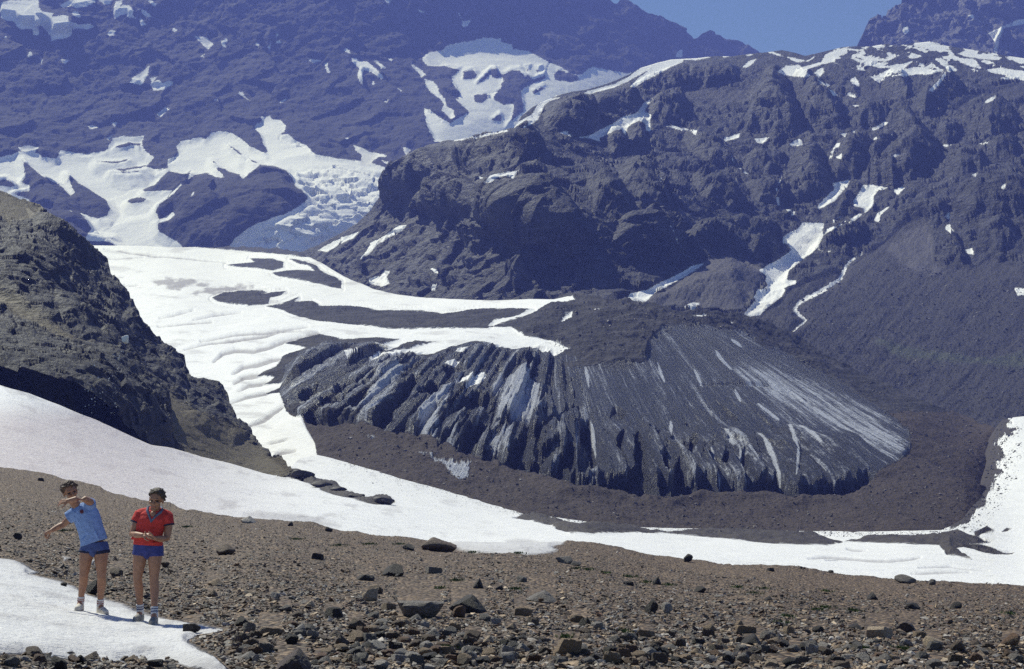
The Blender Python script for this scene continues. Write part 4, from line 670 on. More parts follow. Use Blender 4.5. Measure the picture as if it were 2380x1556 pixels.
# loose stones: the largest are objects, the rest is the scree itself
def in_poly(u, v, poly): return sd_poly(np.array([u]), np.array([v]), poly)[0] > -2
us, GX, gvt, gvb = SURF['ground']; ROWS = GX.shape[0]
snowA = union(us[None].repeat(ROWS, 0), gvb + (gvt - gvb) * np.linspace(0, 1, ROWS)[:, None], FG_SNOW)
sandA = np.maximum(sd_poly(us[None].repeat(ROWS, 0), gvb + (gvt - gvb) * np.linspace(0, 1, ROWS)[:, None], rg(9, -150,690,200,770,600,860,1100,910,1500,960,1560,1040,1100,1010,700,960,300,900,0,860,-200,800)), sd_poly(us[None].repeat(ROWS, 0), gvb + (gvt - gvb) * np.linspace(0, 1, ROWS)[:, None], rg('o', -150,1060,0,1085,200,1126,420,1182,400,1215,200,1190,0,1150,-150,1130)))
def sample_ground(n):
    i = rng.uniform(0, len(us) - 1.01, n) if n < 10 else np.interp(rng.uniform(-420, 2780, n), us, np.arange(len(us))); j = rng.uniform(.2 * ROWS, ROWS - 1.01, n)
    i0, j0 = i.astype(int), j.astype(int); fi, fj = (i - i0)[:, None], (j - j0)[:, None]
    p = (GX[j0, i0] * (1 - fi) + GX[j0, i0 + 1] * fi) * (1 - fj) + (GX[j0 + 1, i0] * (1 - fi) + GX[j0 + 1, i0 + 1] * fi) * fj
    vv = gvb[i0] + (gvt[i0] - gvb[i0]) * j / (ROWS - 1)
    return us[i0] + (i - i0) * (us[i0 + 1] - us[i0]), vv, p, snowA[j0, i0], sandA[j0, i0]
def hull_rocks(n, pts, seed):
    out = []; g = np.random.default_rng(seed)
    for _ in range(n):
        a = g.normal(size=(pts, 3)); a /= np.linalg.norm(a, axis=1)[:, None]; a *= g.uniform(.75, 1, (pts, 1)) 
        bm = bmesh.new()
        for q in a: bm.verts.new(q)
        bmesh.ops.convex_hull(bm, input=bm.verts); bmesh.ops.triangulate(bm, faces=bm.faces)
        loose = [x for x in bm.verts if not x.link_faces]; bmesh.ops.delete(bm, geom=loose, context='VERTS'); bm.verts.index_update()
        out.append((np.array([x.co[:] for x in bm.verts]), np.array([[x.index for x in f.verts] for f in bm.faces]))); bm.free()
    return out
PROT = hull_rocks(48, 9, 5)
TONES = np.array([COL['grey'], COL['dark'], COL['brown'], COL['tan'], COL['pale grey'], COL['rust'], (.10, .07, .05), (.15, .105, .072), COL['pale tan'], (.07, .05, .037)])
TW = np.array([.18, .10, .12, .12, .10, .06, .10, .1, .05, .07])
def scatter(name, P0, size, flat, label, cat, tones=None, lift=.25):
    vs, fs, cs, base = [], [], [], 0; n = len(P0)
    which = rng.integers(0, len(PROT), n); yaw = rng.uniform(0, 6.283, n); tilt = rng.normal(0, .3, (n, 2))
    tone = TONES[rng.choice(len(TONES), n, p=TW)] * rng.uniform(.75, 1.3, (n, 1)) if tones is None else tones
    asp = rng.uniform(.55, 1.4, (n, 2))
    for k in range(len(PROT)):
        q = np.nonzero(which == k)[0]
        if not len(q): continue
        v, f = PROT[k]; s = size[q][:, None]
        x = v[None, :, 0] * s * asp[q, :1]; y = v[None, :, 1] * s * asp[q, 1:]; z = v[None, :, 2] * s * flat[q][:, None]
        y, z = y - z * tilt[q, :1], z + y * tilt[q, :1]; x, z = x - z * tilt[q, 1:], z + x * tilt[q, 1:]
        c, w_ = np.cos(yaw[q])[:, None], np.sin(yaw[q])[:, None]
        X = np.stack([x * c - y * w_, x * w_ + y * c, z + s * flat[q][:, None] * lift], -1) + P0[q][:, None]
        vs.append(X.reshape(-1, 3)); fs.append((f[None] + (np.arange(len(q)) * len(v))[:, None, None]).reshape(-1, 3) + base)
        cs.append(np.repeat(tone[q], len(v), 0)); base += len(q) * len(v)
    o = link(name, make_mesh(name, np.concatenate(vs), np.concatenate(fs), False, {'tint': np.concatenate(cs)}), STONES)
    return tag(o, label, cat, kind='stuff')
u_, v_, p_, sn_, sa_ = sample_ground(150000)
d_ = p_[:, 1]
size = .019 * (1 - rng.uniform(0, .9985, len(d_))) ** (-1 / 1.85)                  # half width in metres
big_zone = sstep(v_, 1250, 1400)
size = np.minimum(size, .03 + .06 * rng.uniform(0, 1, len(d_)) ** 1.5)
size = np.maximum(size, 1.0 * d_ / F * rng.uniform(.8, 1.6, len(d_)))
size = np.where(sa_ > 0, np.minimum(size, 1.8 * d_ / F), size)
keep = (sn_ < -size / d_ * F * .6) & ((sa_ < 0) | (rng.uniform(0, 1, len(d_)) < .35))
strip = (v_ > 1519) & (u_ < 420)
keep |= strip & (rng.uniform(0, 1, len(d_)) < .6) & (sn_ < 4)
u_, v_, p_, size, d_ = u_[keep], v_[keep], p_[keep], size[keep], d_[keep]
pxs = size / d_ * F
keep = (u_ > -420) & (u_ < 2780) & (v_ < 1720); u_, v_, p_, size, d_, pxs = u_[keep], v_[keep], p_[keep], size[keep], d_[keep], pxs[keep]
clear = np.ones(len(u_), bool)
for o in placed:
    a = o['_uv']; clear &= ~((np.abs(u_ - a[0]) < a[2] * .45) & (v_ < a[1] + 3) & (v_ > a[1] - a[2] * .8))
inview = (u_ > 5) & (u_ < 2375) & (v_ < 1545) & clear
order = np.argsort(-np.where(inview, pxs, 0))
NB = 190; chosen = []
for i in order:
    if len(chosen) >= NB: break
    if not inview[i]: continue
    if all(abs(u_[i] - u_[j]) > 16 or abs(v_[i] - v_[j]) > 11 for j in chosen): chosen.append(i)
used = set()
ORD = ['', 'second ', 'third ', 'fourth ', 'fifth ', 'sixth ', 'seventh ', 'eighth ', 'ninth ', 'tenth ']
count = {}
for k, i in enumerate(sorted(chosen, key=lambda i: (v_[i], u_[i]))):
    c_ = ['grey', 'dark', 'brown', 'tan', 'pale grey', 'rust', 'brown', 'grey'][int(rng.integers(0, 8))]
    kind = ['block', 'slab', 'wedge', 'slab', 'block', 'dome'][int(rng.integers(0, 6))]
    near = min(placed[:len(BIG)], key=lambda o: (o['_uv'][0] - u_[i]) ** 2 + 3 * (o['_uv'][1] - v_[i]) ** 2)
    du, dv = u_[i] - near['_uv'][0], v_[i] - near['_uv'][1]
    side = ('right of' if du > 0 else 'left of') if abs(du) > 1.6 * abs(dv) else ('in front of' if dv > 0 else 'behind')
    full = near['_short'].replace(',', '').split(); short = ' '.join(full)
    if len(full) > 8:                                       # keep the part before the last link word that still fits
        links = ('at', 'of', 'on', 'in', 'with', 'left', 'right', 'between', 'beside', 'behind', 'below', 'above', 'by', 'under', 'lying', 'resting', 'close', 'standing', 'leaning', 'near', 'half', 'high', 'just', 'against', 'tucked', 'uphill', 'cut', 'alone', 'rising', 'the')
        cuts = [q for q in range(2, 9) if full[q] in links[:-1] and full[q - 1] not in links]
        short = ' '.join(full[:cuts[-1]]) if cuts else short
    key = (c_, kind, side, short); count[key] = count.get(key, 0) + 1
    word = {'rust': 'rusty'}.get(c_, c_) + ' ' + {'block': 'angular', 'slab': 'flat', 'wedge': 'pointed', 'dome': 'rounded'}[kind]
    lab = f"{ORD[min(count[key], 10) - 1]}small {word} stone {side} the {short}"
    if len(lab.split()) > 16: lab = lab.replace('small ', '').replace(' in front of ', ' before ')
    if len(lab.split()) > 16: lab = ' '.join(w_ for w_ in lab.split() if w_ != 'the')
    stone(u_[i], v_[i] + 3, pxs[i] * 2.1, pxs[i] * 1.2 * random.uniform(.8, 1.3), c_, kind, lab, 500 + (k % 36), 3, name='stone', group='loose stones on the bench')['category'] = 'stone'
rest = np.ones(len(u_), bool); rest[chosen] = False; rest &= clear
scatter('scree', p_[rest], size[rest], rng.uniform(.28, .72, rest.sum()), 'brown and grey broken stones covering the bench', 'scree')
# blocks spilled from the glacier on to the snow, and on the ice and the slope behind
def sheet_points(name, poly, n):
    us_, X, vt, vb = SURF[name]; R_ = X.shape[0]; out, uv = [], []; q = np.array(poly)
    while len(out) < n:
        u = rng.uniform(q[:, 0].min(), q[:, 0].max(), 4000); v = rng.uniform(q[:, 1].min(), q[:, 1].max(), 4000)
        ok = sd_poly(u, v, poly) > 0; u, v = u[ok], v[ok]
        i = np.clip(np.searchsorted(us_, u), 0, len(us_) - 1)
        t = (v - vb[i]) / np.minimum(vt[i] - vb[i], -.5); ok = (t > 0.01) & (t < .99)
        i, j = i[ok], (t[ok] * (R_ - 1)).astype(int); out += list(X[j, i]); uv += list(zip(u[ok], v[ok]))
    return np.array(out[:n]), np.array(uv[:n])
EDGE = lambda u: SN_TOP(u)
def spill(poly, n, fall, smin, smax):
    p, uv = sheet_points('snowfield', poly, n)
    dist = uv[:, 1] - EDGE(uv[:, 0]); right = np.clip((uv[:, 0] - 2180) / 130, 0, 1)
    k = rng.uniform(0, 1, n) < np.exp(-dist / fall); p = p[k]
    return p, p[:, 1] / F * rng.uniform(smin, smax, k.sum()) * (1 + (rng.uniform(0, 1, k.sum()) > .93))
dk = np.array([(.05, .045, .042), (.075, .066, .06), (.035, .033, .034), (.10, .085, .075)])
PS, SS = [], []
for a in (spill(rg('o', 760,1060,1240,1195,1250,1215,1000,1190,790,1120), 3200, 9, .5, 1.3), spill(rg('o', 1180,1180,1640,1230,1640,1248,1400,1240,1220,1212), 1600, 8, .6, 1.6), spill(rg('o', 1640,1232,2260,1225,2320,1250,1900,1250,1640,1246), 2200, 14, .7, 1.9)): PS.append(a[0]); SS.append(a[1])
pr, uvr = sheet_points('snowfield', rg('o', 2195,1240,2250,1195,2290,1100,2305,1040,2316,980,2345,975,2376,990,2376,1060,2360,1120,2330,1180,2290,1225,2230,1250), 2600)
kr = rng.uniform(0, 1, 2600) * (1 - .9 * sstep(fbm(np.c_[uvr, 0 * uvr[:, 0]], 22, 3, .6), -.05, .3)) < np.exp(-np.maximum(0, (uvr[:, 0] - np.interp(uvr[:, 1], [975, 1040, 1110, 1160, 1205, 1240], [2318, 2303, 2290, 2272, 2240, 2190]))) / 30)
PS.append(pr[kr]); SS.append(pr[kr][:, 1] / F * .8 * (1 - rng.uniform(0, .97, kr.sum())) ** -.5)
PS, SS = np.concatenate(PS), np.concatenate(SS)
scatter('debris', PS, SS, rng.uniform(.5, .9, len(PS)), 'dark blocks spilled over the snow at the glacier edge', 'debris', dk[rng.integers(0, 4, len(PS))])
pg, ug = sheet_points('glacier', rg('o', 1215,770,1290,705,1400,702,1560,728,1700,738,1860,806,2000,880,2250,978,2310,1020,2290,1120,2230,1210,1900,1235,1500,1222,1200,1180,900,1095,750,1050,800,1000,1000,1035,1300,1130,1600,1155,1900,1165,2100,1060,2050,945,1800,800,1580,750,1500,830,1330,830), 15000)
sg = pg[:, 1] / F * .55 * (1 - rng.uniform(0, .985, len(pg))) ** -.55
scatter('glacier_debris', pg, sg, rng.uniform(.5, .9, len(pg)), 'boulders and rubble covering the glacier', 'debris', np.array([(.05, .042, .039), (.07, .056, .05), (.025, .022, .023), (.11, .09, .083), (.2, .18, .17)])[rng.choice(5, len(pg), p=[.3, .3, .2, .14, .06])])
pt, ut = sheet_points('rocky_hillside', TALUS_DOTS := rg(6, 560,700,800,560,1100,380,1400,280,1700,330,2000,420,2450,420,2450,1400,1900,1350,1300,1050,900,820), 14000)
st_ = pt[:, 1] / F * .45 * (1 - rng.uniform(0, .985, len(pt))) ** -.55
scatter('talus_blocks', pt, st_, rng.uniform(.5, .9, len(pt)), 'blocks strewn over the boulder slope behind the glacier', 'debris', np.array([(.05, .044, .045), (.07, .06, .06), (.022, .02, .022), (.14, .125, .12)])[rng.choice(4, len(pt), p=[.35, .3, .2, .15])])
# green tufts between the stones
gm_ = NT('tuft_green'); GREEN = gm_.bsdf(gm_.mix(gm_.ramp(gm_.noise(gm_.pos(), 9, 3), .35, .65), (.035, .06, .012), (.09, .13, .03)), .7)
gv, gf = [], []
TUFTS = [rg(8, 910,742), rg(8, 1230,748), rg(8, 1640,855), rg(8, 1710,862), rg(8, 1830,885), rg(8, 2000,912), rg(8, 2120,945), rg(8, 2275,968), rg(8, 690,992), rg(8, 800,945), rg(8, 1210,1000), rg(8, 400,684), rg(8, 180,690), rg(8, 750,1420), rg(8, 1970,1300), rg(9, 380,992), rg(9, 560,998), rg(9, 490,1030), rg(9, 730,1190), rg(9, 2280,1172), rg(9, 690,1240), rg(9, 990,1010), rg(9, 1190,1150), rg(9, 1000,1130), rg(7, 430,600), rg(7, 1300,570), rg(7, 2050,650), rg(7, 2360,690), rg(8, 1560,1340), rg(9, 940,1145), rg(9, 1250,1410), rg(9, 1530,1420)]
for tpt in TUFTS:
    c0 = spot('ground', *tpt[0]); m_ = c0[1] / F
    for _ in range(110):
        r_ = abs(random.gauss(0, 1)) * 12 * m_; a = random.uniform(0, 6.283)
        x, y = c0[0] + r_ * math.cos(a), c0[1] + r_ * math.sin(a) * 2.2; h_ = random.uniform(1.5, 4.0) * m_ + .02; w_ = h_ * .28
        z = c0[2] + (y - c0[1]) * .0 + .01; b = random.uniform(0, 6.283); dx, dy = math.cos(b), math.sin(b); lx, ly = random.uniform(-.5, .5) * h_, random.uniform(-.5, .5) * h_
        k = len(gv); gv += [(x - dx * w_, y - dy * w_, z), (x + dx * w_, y + dy * w_, z), (x + lx, y + ly, z + h_)]; gf.append((k, k + 1, k + 2))
tag(link('grass', make_mesh('grass', gv, gf, False), GREEN), 'small green tufts growing between the stones', 'grass', kind='stuff')
for o in C.objects:
    for k in ('_uv', '_short'):
        if k in o: del o[k]

# ------------------------------------------------------------------ people
ZS = 18.7 / F / 3
def ring_pts(c, ax, rx, ry, n, front=Vector((0, -1, 0))):
    ax = Vector(ax).normalized(); ref = Vector((1, 0, 0)) if abs(ax.x) < .8 else Vector((0, 1, 0))
    e1 = (ref - ax * ref.dot(ax)).normalized(); e2 = ax.cross(e1)
    return [Vector(c) + e1 * (rx * math.cos(6.28319 * k / n)) + e2 * (ry * math.sin(6.28319 * k / n)) for k in range(n)]
class Body:
    """closed tapered limbs and ovals, fused afterwards into one skin"""
    def __init__(s): s.v, s.f = [], []
    def rings(s, rs, cap0=None, cap1=None):
        b = len(s.v); n = len(rs[0])
        for r in rs: s.v += [tuple(p) for p in r]
        for a in range(len(rs) - 1):
            for k in range(n):
                s.f.append((b + a * n + k, b + a * n + (k + 1) % n, b + (a + 1) * n + (k + 1) % n, b + (a + 1) * n + k))
        for r, c, flip in ((0, cap0, True), (len(rs) - 1, cap1, False)):
            c = c or sum((Vector(p) for p in rs[r]), Vector()) / n; i = len(s.v); s.v.append(tuple(c))
            for k in range(n):
                q = (b + r * n + k, b + r * n + (k + 1) % n, i); s.f.append(q[::-1] if flip else q)
    def limb(s, *pr, n=14):
        """pairs of point, radius: a limb with round ends"""
        P_ = [Vector(p) for p in pr[0::2]]; R_ = list(pr[1::2]); rs = []
        a0 = (P_[1] - P_[0]).normalized(); a1 = (P_[-1] - P_[-2]).normalized()
        for t in (80, 50, 25): rs.append((P_[0] - a0 * R_[0] * math.sin(math.radians(t)), a0, R_[0] * math.cos(math.radians(t))))
        for k in range(len(P_)):
            ax = (P_[min(k + 1, len(P_) - 1)] - P_[max(k - 1, 0)]).normalized(); rs.append((P_[k], ax, R_[k]))
        for t in (25, 50, 80): rs.append((P_[-1] + a1 * R_[-1] * math.sin(math.radians(t)), a1, R_[-1] * math.cos(math.radians(t))))
        s.rings([ring_pts(c, a, r, r, n) for c, a, r in rs])
    def tube(s, p0, r0, p1, r1, n=20):
        a = Vector(p1) - Vector(p0); s.rings([ring_pts(p0, a, r0, r0, n), ring_pts(p1, a, r1, r1, n)])
    def oval(s, c, r, R=Matrix.Identity(3), n=16):
        rs = []
        for t in (-84, -65, -40, -15, 15, 40, 65, 84):
            z, q = math.sin(math.radians(t)), math.cos(math.radians(t))
            rs.append([Vector(c) + R @ Vector((r[0] * q * math.cos(6.28319 * k / n), r[1] * q * math.sin(6.28319 * k / n), r[2] * z)) for k in range(n)])
        s.rings(rs)
    def loft(s, rows, tilt=0.0, n=24):
        ax = Vector((math.sin(tilt), 0, math.cos(tilt)))
        s.rings([ring_pts(c, ax, rx, ry, n) for c, rx, ry in rows])
    def make(s, name, mats, parent, voxel=.006, smooth=3, paint=None):
        me = bpy.data.meshes.new(name); me.from_pydata(s.v, [], s.f); me.update()
        bm = bmesh.new(); bm.from_mesh(me); bmesh.ops.recalc_face_normals(bm, faces=bm.faces); bm.to_mesh(me); bm.free()
        o = bpy.data.objects.new(name, me); C.objects.link(o)
        r = o.modifiers.new('fuse', 'REMESH'); r.mode = 'VOXEL'; r.voxel_size = voxel
        if smooth: q = o.modifiers.new('soft', 'SMOOTH'); q.iterations = smooth; q.factor = .5
        dg = bpy.context.evaluated_depsgraph_get(); new = bpy.data.meshes.new_from_object(o.evaluated_get(dg))
        o.modifiers.clear(); o.data = new; new.name = name; bpy.data.meshes.remove(me)
        new.materials.clear()
        for m_ in mats: new.materials.append(m_)
        for p in new.polygons:
            p.use_smooth = True; p.material_index = paint(p.center) if paint else 0
        o.parent = parent; return o
def plain(name, col, rough=.7, var=.25, scale=14, spec=.3, fold=0.0):
    m = NT(name); p = m.n('ShaderNodeTexCoord').outputs['Object']; a = m.noise(p, scale, 5, .6)
    c = m.mix(m.ramp(a, .3, .7), tuple(x * (1 - var) for x in col), tuple(min(1, x * (1 + var)) for x in col))
    nb = m.bump(m.math('ADD', m.noise(p, 9, 3, .5), m.math('MULTIPLY', a, .3)), max(fold, .002), 1.0)
    return m.bsdf(c, rough, nb, spec)
SKIN = plain('tanned_skin', (.34, .17, .10), .5, .12, 22, .35); LIP = plain('lips', (.26, .09, .07), .5); EYE = plain('dark_eyes', (.035, .022, .018), .4)  # eyes are plain dark spots
HAIR_R, HAIR_B = plain('dark_brown_hair', (.06, .042, .03), .65, .4, 60, .4, .012), plain('brown_hair', (.09, .054, .034), .65, .4, 60, .4, .012)
RED, BLUE = plain('red_knit', (.52, .05, .042), .8, .18, 30, .2, .03), plain('pale_blue_cotton', (.22, .32, .56), .85, .15, 24, .15, .035)
GREYB = plain('grey_blue_trim', (.12, .14, .2), .8); SHORT_R = plain('royal_blue_shorts', (.04, .047, .19), .6, .2, 20, .3, .02); NAVY = plain('navy_trim', (.02, .022, .05), .8)
SHORT_B = plain('faded_blue_shorts', (.055, .08, .21), .7, .2, 20, .3, .02); SOCK = plain('white_sock', (.62, .6, .58), .9, .1); STRIPE = plain('sock_stripe_red', (.3, .12, .11), .9); STRIPE_B = plain('sock_stripe_blue', (.12, .13, .2), .9)
SHOE_B, SHOE_R, SOLE = plain('cream_canvas_shoe', (.55, .5, .42), .7, .2), plain('grey_worn_shoe', (.27, .25, .22), .75, .35), plain('rubber_sole', (.42, .38, .32), .7)
BADGE = plain('dark_badge', (.12, .035, .05), .8)

def head(B, c, R, k=1.0):
    """skull, jaw, brow, nose, ears, lips; face looks along R @ -Y"""
    w = lambda x, y, z: Vector(c) + R @ (Vector((x, y, z)) * k)
    B.oval(w(0, .012, .040), (.075 * k, .094 * k, .086 * k), R); B.oval(w(0, -.018, -.040), (.056 * k, .066 * k, .072 * k), R)
    B.oval(w(0, -.064, -.096), (.026 * k, .020 * k, .019 * k), R); B.limb(w(-.040, -.074, .036), .013 * k, w(.040, -.074, .036), .013 * k)
    B.limb(w(0, -.082, .020), .009 * k, w(0, -.103, -.018), .013 * k); B.limb(w(-.013, -.090, -.022), .008 * k, w(.013, -.090, -.022), .008 * k)
    for s in (-1, 1): B.oval(w(.079 * s, .012, .0), (.012 * k, .022 * k, .034 * k), R); B.oval(w(.042 * s, -.062, -.016), (.025 * k, .022 * k, .022 * k), R)
    B.limb(w(-.022, -.078, -.056), .008 * k, w(.022, -.078, -.056), .008 * k)
    inv = R.transposed()
    def paint(p):
        q = inv @ (Vector(p) - Vector(c)) / k
        if q.y < -.04 and abs(q.z - .014) < .011 and .018 < abs(q.x) < .048: return 2
        if q.y < -.06 and abs(q.z + .056) < .007 and abs(q.x) < .026: return 1
        return 0
    return paint
def hair(name, c, R, mat, parent, k=1.0, seed=1):
    g = random.Random(seed); B = Body(); w = lambda v: Vector(c) + R @ (Vector(v) * k)
    B.oval(w((0, .032, .066)), (.088 * k, .092 * k, .084 * k), R)
    for _ in range(150):
        a, z = g.uniform(0, 6.283), g.uniform(-.55, 1); q = math.sqrt(1 - z * z); d = Vector((q * math.cos(a), q * math.sin(a), z))
        if d.y < -.25 and d.z < .42: continue
        if abs(d.x) > .75 and d.z < -.15 and d.y < .1: continue
        p = Vector((d.x * .088, .02 + d.y * .100, .052 + d.z * .088)); t = Vector((g.uniform(-.02, .02), g.uniform(-.02, .02), g.uniform(-.022, .008)))
        B.limb(w(p), g.uniform(.010, .0145) * k, w(p + t), g.uniform(.006, .012) * k, n=8)
    return B.make(name, [mat], parent, .005, 1)
def hand(B, wrist, f, nrm, side, curl, k=1.0, spread=.10):
    """palm, four fingers of unequal length bent at three joints, thumb from the side of the palm"""
    f = Vector(f).normalized(); nrm = Vector(nrm); nrm = (nrm - f * nrm.dot(f)).normalized(); s = f.cross(nrm).normalized() * side
    wv = Vector(wrist)
    for t in (-.028, -.010, .010, .027): B.limb(wv + s * t * .6 * k, .017 * k, wv + f * .082 * k + s * t * k, .0135 * k, n=10)
    for t, ln, dc in ((.030, .070, 0), (.010, .080, .05), (-.010, .074, .1), (-.029, .058, .18)):
        p = wv + f * .085 * k + s * t * k; d = (f + s * t * spread * 18).normalized(); a = 0; r = .0095
        chain = [p, r * k]
        for q, seg in enumerate((.45, .32, .26)):
            a += (curl + dc) * (.8, 1.0, .8)[q]; d2 = (d * math.cos(a) + nrm * math.sin(a)).normalized()
            p = p + d2 * ln * seg * 1.1 * k; r -= .0009; chain += [p, r * k]
        B.limb(*chain, n=10)
    p0 = wv + f * .025 * k + s * .024 * k; p1 = p0 + (f * .55 + s * .75 + nrm * .3).normalized() * .040 * k; p2 = p1 + (f * .8 + s * .25 + nrm * (.3 + curl * .4)).normalized() * .032 * k; p3 = p2 + (f * .8 - s * .1 + nrm * (.3 + curl * .5)).normalized() * .025 * k
    B.limb(p0, .014 * k, p1, .012 * k, p2, .0105 * k, p3, .009 * k, n=10)
def leg_chain(B, hip, knee, ankle, toe):
    hip, knee, ankle, toe = map(Vector, (hip, knee, ankle, toe)); mid = hip.lerp(knee, .45) + Vector((0, -.012, 0)); calf = knee.lerp(ankle, .32) + Vector((0, .022, 0)); low = knee.lerp(ankle, .72)
    B.limb(hip, .098, mid, .080, knee.lerp(hip, .12), .060, knee, .056, calf, .056, low, .041, ankle, .035)
    B.limb(ankle, .036, ankle.lerp(toe, .35) + Vector((0, 0, -.03)), .034, toe, .026)
def shoe(parent, ankle, heel, toe, mat):
    """low shoe: heel counter, vamp, toe box and a sole edge"""
    B = Body(); ankle, heel, toe = map(Vector, (ankle, heel, toe)); m_ = heel.lerp(toe, .5)
    B.limb(heel + Vector((0, 0, .045)), .043, m_ + Vector((0, 0, .048)), .045, toe + Vector((0, 0, .036)), .037)
    B.limb(heel + Vector((0, 0, .05)), .040, heel.lerp(ankle, .75), .044)
    B.limb(heel + Vector((0, 0, .016)), .043, m_ + Vector((0, 0, .014)), .046, toe + Vector((0, 0, .014)), .040)
    base = lambda p: heel.z + (toe.z - heel.z) * max(0, min(1, (Vector(p) - heel).dot(toe - heel) / (toe - heel).length_squared))
    return B.make('shoe', [mat, SOLE], parent, .007, 2, lambda p: 1 if p[2] - base(p) < .016 else 0)
def sock(parent, a, b, stripe):
    B = Body(); B.tube(a, .045, b, .047, 18); L = (Vector(b) - Vector(a)).length
    return B.make('sock', [SOCK, stripe], parent, .006, 2, lambda p: 1 if abs((Vector(p) - Vector(a)).length / L - .66) < .06 or abs((Vector(p) - Vector(a)).length / L - .86) < .05 else 0)
def person(x0, y0, label):
    r = bpy.data.objects.new('person', None); C.objects.link(r)
    u, v = x0 / 3, 1037.5 + y0 / 3; p = spot('ground', u, v); r.location = p
    r.empty_display_size = .3; tag(r, label, 'person', 'two men in shorts on the snow'); s = p[1] / F / 3
    def L(zx, zy, y=0.0): return Vector(((zx - x0) * s, y, (y0 - zy) * s))
    def G(zx, zy):
        q = spot('ground', zx / 3, 1037.5 + zy / 3); return Vector((q[0] - p[0], q[1] - p[1], q[2] - p[2]))
    return r, L, G

# --- man in red, hands packing snow in front of his belly
r, L, G = person(1008, 1232, 'man in red polo shirt and blue shorts standing hunched with hands together')
g1, g2 = G(958, 1214), G(1062, 1242); B = Body()
B.oval(L(1008, 728, .01), (.165, .112, .115)); B.oval(L(1010, 640), (.145, .105, .16)); B.oval(L(1035, 545, -.03), (.168, .115, .165)); B.limb(L(950, 500, -.01), .068, L(1042, 478, -.02), .075, L(1135, 512, -.01), .068)
B.limb(L(1046, 490, -.03), .064, L(1062, 430, -.075), .058); B.oval(L(1050, 502, -.10), (.048, .05, .06))
B.limb(L(945, 508, -.01), .056, L(922, 570, -.03), .050, L(905, 630, -.06), .043, L(945, 634, -.15), .042, L(1000, 636, -.235), .029)
B.limb(L(1137, 520, -.01), .056, L(1146, 585, -.02), .050, L(1140, 658, -.05), .043, L(1112, 662, -.14), .042, L(1085, 656, -.225), .029)
hand(B, L(1002, 636, -.24), (1, -.25, .02), (.15, .6, -.75), -1, .42, .95); hand(B, L(1084, 655, -.232), (-1, -.3, .18), (.0, .5, .8), -1, .5, .95)
k1, k2 = L(944, 932, -.035), L(1059, 934, -.035); a1, a2 = g1 + Vector((0, .03, .125)), g2 + Vector((0, .03, .125))
leg_chain(B, L(958, 745, .0), k1, a1, g1 + Vector((-.005, -.12, .04))); leg_chain(B, L(1058, 745, .0), k2, a2, g2 + Vector((.005, -.12, .04)))
RH = Matrix.Rotation(math.radians(4), 3, 'Y') @ Matrix.Rotation(math.radians(12), 3, 'X') @ Matrix.Rotation(math.radians(-6), 3, 'Z'); hc = L(1067, 402, -.10)
pt_ = head(B, hc, RH, 1.05); B.make('body', [SKIN, LIP, EYE], r, .0055, 3, pt_)
hair('hair', hc, RH, HAIR_R, r, 1.08, 3)
B = Body(); B.loft([(L(1006, 706, .0), .186, .138), (L(1007, 670, -.005), .178, .136), (L(1012, 625, -.015), .172, .136), (L(1024, 575, -.025), .182, .138), (L(1034, 530, -.03), .196, .136), (L(1039, 495, -.02), .185, .118), (L(1043, 470, -.015), .125, .095)], .06)
B.limb(L(955, 500, -.01), .082, L(1043, 482, -.015), .086, L(1130, 512, -.01), .082); B.tube(L(955, 490, -.01), .084, L(924, 552, -.03), .074); B.tube(L(1128, 505, -.01), .084, L(1144, 568, -.02), .074)
for q in ((955, 640, .020, 60), (990, 655, .018, -40), (1060, 690, .014, 10), (1000, 600, .014, 30)): B.limb(L(q[0] - 40, q[1] + q[3] * .3, -.125), q[2], L(q[0] + 40, q[1] - q[3] * .2, -.13), q[2] * .7)
sh = B.make('polo_shirt', [RED], r, .007, 3)
B = Body(); B.limb(L(1004, 446, -.045), .017, L(1008, 470, -.10), .018, L(1028, 505, -.145), .014, L(1046, 545, -.172), .011); B.limb(L(1104, 462, -.045), .017, L(1098, 482, -.10), .018, L(1070, 510, -.145), .014, L(1046, 545, -.172), .011); B.limb(L(1004, 446, -.045), .015, L(1030, 440, .06), .016, L(1080, 446, .06), .016, L(1104, 462, -.045), .015)
B.make('collar', [GREYB], sh, .006, 2)
B = Body(); B.tube(L(927, 546, -.028), .078, L(923, 556, -.031), .077); B.make('cuff', [NAVY], sh, .006, 1); B = Body(); B.tube(L(1143, 562, -.02), .078, L(1145, 573, -.021), .077); B.make('cuff', [NAVY], sh, .006, 1)
B = Body(); B.loft([(L(1007, 690, .005), .176, .126), (L(1007, 720, .01), .190, .134), (L(1008, 758, .01), .192, .132)]); B.tube(L(962, 725, .0), .098, L(953, 778, -.002), .102); B.tube(L(1056, 725, .0), .098, L(1061, 784, -.002), .102)
B.oval(L(1008, 765, .0), (.075, .118, .075)); B.make('shorts', [SHORT_R], r, .007, 3)
sock(r, a1 + Vector((0, .0, -.045)), a1.lerp(k1, .2), STRIPE_B); sock(r, a2 + Vector((0, 0, -.045)), a2.lerp(k2, .2), STRIPE_B)
shoe(r, a1, g1 + Vector((0, .06, 0)), g1 + Vector((-.012, -.15, 0)), SHOE_R); shoe(r, a2, g2 + Vector((0, .06, 0)), g2 + Vector((.012, -.15, 0)), SHOE_R)

